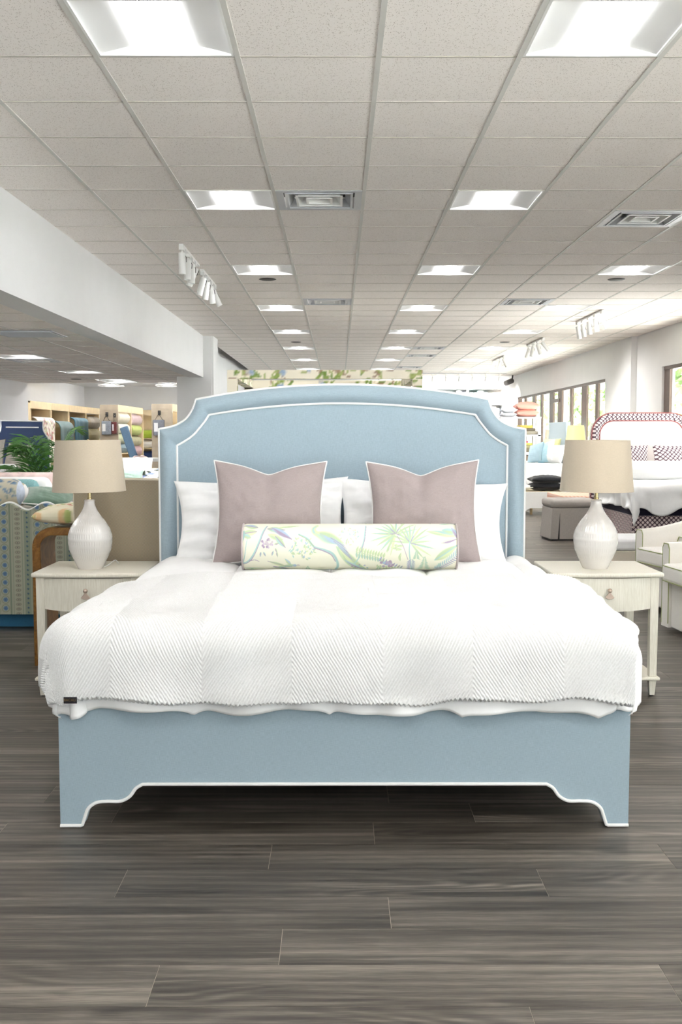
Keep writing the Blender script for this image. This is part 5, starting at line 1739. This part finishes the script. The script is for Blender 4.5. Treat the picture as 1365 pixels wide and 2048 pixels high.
M['grey_weave'] = fabric('warm grey weave', (176, 170, 164), 0.08, 400)
MB().taper(0, 0.25, 0.02, 0.43, 0.64, 0.52, 0.60, 0.48).build('skirt', M['grey_weave'], ot, bev=0.006)
bx('padded_lid', M['grey_weave'], -0.315, 0.315, -0.005, 0.505, 0.432, 0.545, ot, bev=0.045, seg=4)
MB().prism([(-0.222, 0.02), (-0.2, 0.02), (-0.196, 0.36), ], -0.014, -0.004).build('kick_pleat', M['dark_metal'], ot)
bx('plinth', M['dark_metal'], -0.3, 0.3, 0.01, 0.49, 0, 0.02, ot)

# bed in plum trellis print
def trellis(name, pitch):
    k = N(name)
    k.b.inputs['Roughness'].default_value = 0.85
    tc = k.n('ShaderNodeTexCoord')
    sp = k.n('ShaderNodeSeparateXYZ')
    k.l(tc.outputs['Object'], sp.inputs[0])
    hx = k.math('ADD', sp.outputs[0], sp.outputs[1])
    a = k.math('COSINE', k.math('MULTIPLY', k.math('ADD', hx, sp.outputs[2]), PI / pitch * 0.7071))
    b = k.math('COSINE', k.math('MULTIPLY', k.math('SUBTRACT', hx, sp.outputs[2]), PI / pitch * 0.7071))
    w = k.math('MULTIPLY', k.math('ABSOLUTE', k.math('MULTIPLY', a, b)), 1.0)
    f = k.math('MULTIPLY', k.math('SUBTRACT', w, 0.28), 6.0, True)
    k.l(k.mix(f, lin4((84, 62, 74)), lin4((232, 218, 216))), k.b.inputs['Base Color'])
    return k.m
M['trellis'] = trellis('plum trellis print', 0.040)
M['red_welt'] = fabric('brick red welting', (150, 84, 84), 0.06)
M['ivory'] = fabric('ivory linen', (226, 219, 216), 0.04)
tb_ = thing('trellis_bed', 'ivory bed with plum trellis border headboard against the right wall', 'bed', (4.225, 12.4, 0))
def rrect(w, h, r, z0=0.05, n=8):
    return [(-w, z0)] + arc(-w + r, h - r, r, 180, 90, n) + arc(w - r, h - r, r, 90, 0, n) + [(w, z0)]
W2 = 0.695
o_, i_ = rrect(W2, 1.695, 0.29), rrect(W2 - 0.11, 1.585, 0.19)
HYb = 2.08
nn = len(o_)
vs, fs = [], []
for j in range(5):
    q = j / 4
    for (xo, zo), (xi, zi) in zip(o_, i_):
        vs.append((xo + (xi - xo) * q, HYb - 0.01 - 0.03 * math.sin(PI * q), zo + (zi - zo) * q))
for j in range(4):
    for i in range(nn - 1):
        fs.append((j * nn + i, j * nn + i + 1, (j + 1) * nn + i + 1, (j + 1) * nn + i))
mb = MB().add(vs, fs)
mb.add([(x, HYb - 0.01, z) for x, z in o_] + [(x, HYb + 0.08, z) for x, z in o_], [(i, i + nn, i + nn + 1, i + 1) for i in range(nn - 1)] + [tuple(range(nn, 2 * nn))])
mb.build('headboard_border', M['trellis'], tb_, True, ang=60)
MB().add([(x, HYb - 0.012, z) for x, z in i_], [tuple(range(nn))]).build('headboard_panel', M['ivory'], tb_)
for pth in (o_, i_):
    MB().tube([(x, HYb - 0.014, z) for x, z in pth], 0.008, 6).build('piping', M['red_welt'], tb_, True)
bx('footboard', M['trellis'], -W2, W2, 0, 0.06, 0.06, 0.42, tb_, bev=0.006)
for s in (-1, 1):
    bx('side_rail', M['trellis'], s * W2 - (0.05 if s > 0 else 0), s * W2 + (0.05 if s < 0 else 0), 0.061, HYb - 0.02, 0.06, 0.42, tb_)
M['navy_tick'] = fabric('navy ticking', (48, 46, 66), 0.15, 100)
bx('box_spring', M['navy_tick'], -W2 + 0.03, W2 - 0.03, 0.03, HYb - 0.05, 0.3, 0.58, tb_, bev=0.02)
bx('mattress', M['white_cotton'], -W2 + 0.03, W2 - 0.03, 0.03, HYb - 0.05, 0.58, 0.74, tb_, bev=0.05, seg=3)
for x in (-W2 + 0.05, W2 - 0.05):
    for y in (0.03, HYb - 0.06):
        bx('leg', M['dark_metal'], x - 0.03, x + 0.03, y - 0.025, y + 0.025, 0, 0.06, tb_)
s_ = np.linspace(-0.96, 0.96, 110)
t_ = np.linspace(0, 2.12, 110)
s, t = np.meshgrid(s_, t_)
wv = 0.03 * np.sin(s * 16 + 2 * vnoise(s * 3, t * 3, 2)) + 0.02 * vnoise(s * 6, t * 6, 5)
t2 = np.where(t > 1.75, t * (1 + 0.02 * np.sin(s * 12)), t)
x, y, z = drape(s, t2, W2 + 0.02, 0.1, 1.85, 0.79, 0, wv, HEAD=14.2)
dr = np.clip((np.abs(s) - 0.62) / 0.34, 0, 1) * np.clip((t - 1.78) / 0.34, 0, 1)
z = z - 0.17 * dr + 0.02 * vnoise(s * 3, t * 3, 9)
tag(np_grid('comforter', x + 4.225, y - 0.02, np.maximum(z, 0.3), M['white_cotton'], thick=0.02), 'white rumpled duvet on the trellis print bed with a hanging corner', 'comforter')
tag(bx('folded_duvet', M['white_cotton'], -0.66, 0.66, -0.35, 0.35, 0, 0.24, bev=0.1, seg=5), 'thick white folded duvet across the head of the trellis print bed', 'comforter').location = (4.225, 13.75, 0.80)
TG = 'trellis print pillows'
pillow('accent_pillow', 'plum trellis pillow on the right bed, left one', 'pillow', (3.93, 14.18, 0.86), (0.66, 0.40, 0.16), M['trellis'], R(14), 0, 0, group=TG, seed=2)
pillow('accent_pillow', 'plum trellis pillow on the right bed, right one', 'pillow', (4.60, 14.18, 0.86), (0.56, 0.40, 0.16), M['trellis'], R(14), 0, 0, group=TG, seed=4)

# cream armchairs with green piping
M['chair_cloth'] = fabric('ivory chair linen', (246, 242, 235), 0.03)
M['green_welt'] = plain('olive green welting', (164, 172, 116), 0.8)
def armchair(loc, rz, label):
    t = thing('armchair', label, 'armchair', loc, rz, 'ivory armchairs with green piping')
    path = smooth_path([(-0.32, -0.36), (-0.33, -0.1), (-0.32, 0.14), (-0.22, 0.32), (0, 0.38), (0.22, 0.32), (0.32, 0.14), (0.33, -0.1), (0.32, -0.36)], 5)
    n = len(path)
    vs, fs = [], []
    topl = []
    for i, (x, y) in enumerate(path):
        a, b = path[max(i - 1, 0)], path[min(i + 1, n - 1)]
        tx, ty = b[0] - a[0], b[1] - a[1]
        l = math.hypot(tx, ty)
        nx, ny = -ty / l, tx / l
        f = i / (n - 1)
        h = 0.625 + 0.17 * math.sin(PI * f) ** 2
        sec = [(0.055, 0.03), (0.06, 0.3), (0.058, h - 0.03), (0.035, h), (-0.035, h), (-0.055, h - 0.03), (-0.055, 0.3), (-0.05, 0.03)]
        for off, z in sec:
            vs.append((x + nx * off, y + ny * off, z))
        topl.append((x + nx * 0.045, y + ny * 0.045, h - 0.008))
    for i in range(n - 1):
        for k in range(8):
            k2 = (k + 1) % 8
            fs.append((i * 8 + k, (i + 1) * 8 + k, (i + 1) * 8 + k2, i * 8 + k2))
    fs += [tuple(range(8)), tuple((n - 1) * 8 + k for k in range(7, -1, -1))]
    MB().add(vs, fs).build('back_and_arms', M['chair_cloth'], t, True, ang=50)
    for sg in (-1, 1):
        MB().tube([(sg * 0.265, -0.362, 0.06), (sg * 0.265, -0.362, 0.585), (sg * 0.285, -0.362, 0.62), (sg * 0.355, -0.362, 0.62), (sg * 0.375, -0.362, 0.59), (sg * 0.375, -0.362, 0.05)], 0.0035, 6).build('piping', M['green_welt'], t, True)
    MB().tube(topl, 0.0035, 6).build('piping', M['green_welt'], t, True)
    bx('base', M['chair_cloth'], -0.27, 0.27, -0.34, 0.3, 0.03, 0.355, t, bev=0.012)
    cu_ = bx('seat_cushion', M['chair_cloth'], -0.268, 0.268, -0.42, 0.27, 0.357, 0.49, t, bev=0.035, seg=4)
    for z in (0.372, 0.476):
        MB().tube([(-0.262, 0.2, z), (-0.266, -0.38, z), (-0.235, -0.418, z), (0.235, -0.418, z), (0.266, -0.38, z), (0.262, 0.2, z)], 0.0035, 6).build('piping', M['green_welt'], cu_, True)
    MB().lathe([(0.24, 0), (0.24, 0.03)], 28).build('swivel_plate', M['dark_metal'], t)
    return t
armchair((2.86, 8.12, 0), R(-78), 'ivory armchair with green piping behind the right nightstand')
armchair((2.71, 7.0, 0), R(-84), 'ivory armchair with green piping, cut off by the right edge')
co = thing('cream_ottoman', 'cream ottoman with white cushion top behind the right lamp', 'ottoman', (2.62, 9.2, 0))
bx('base', fabric('oat linen', (214, 204, 188), 0.05), -0.28, 0.28, 0, 0.55, 0.04, 0.352, co, bev=0.01)
bx('cushion', M['white_cotton'], -0.285, 0.285, -0.005, 0.555, 0.353, 0.462, co, bev=0.03, seg=4)
for x in (-0.24, 0.24):
    for y in (0.04, 0.5):
        MB().rod((x, y, 0), (x, y, 0.05), 0.02).build('foot', M['pine'], co)
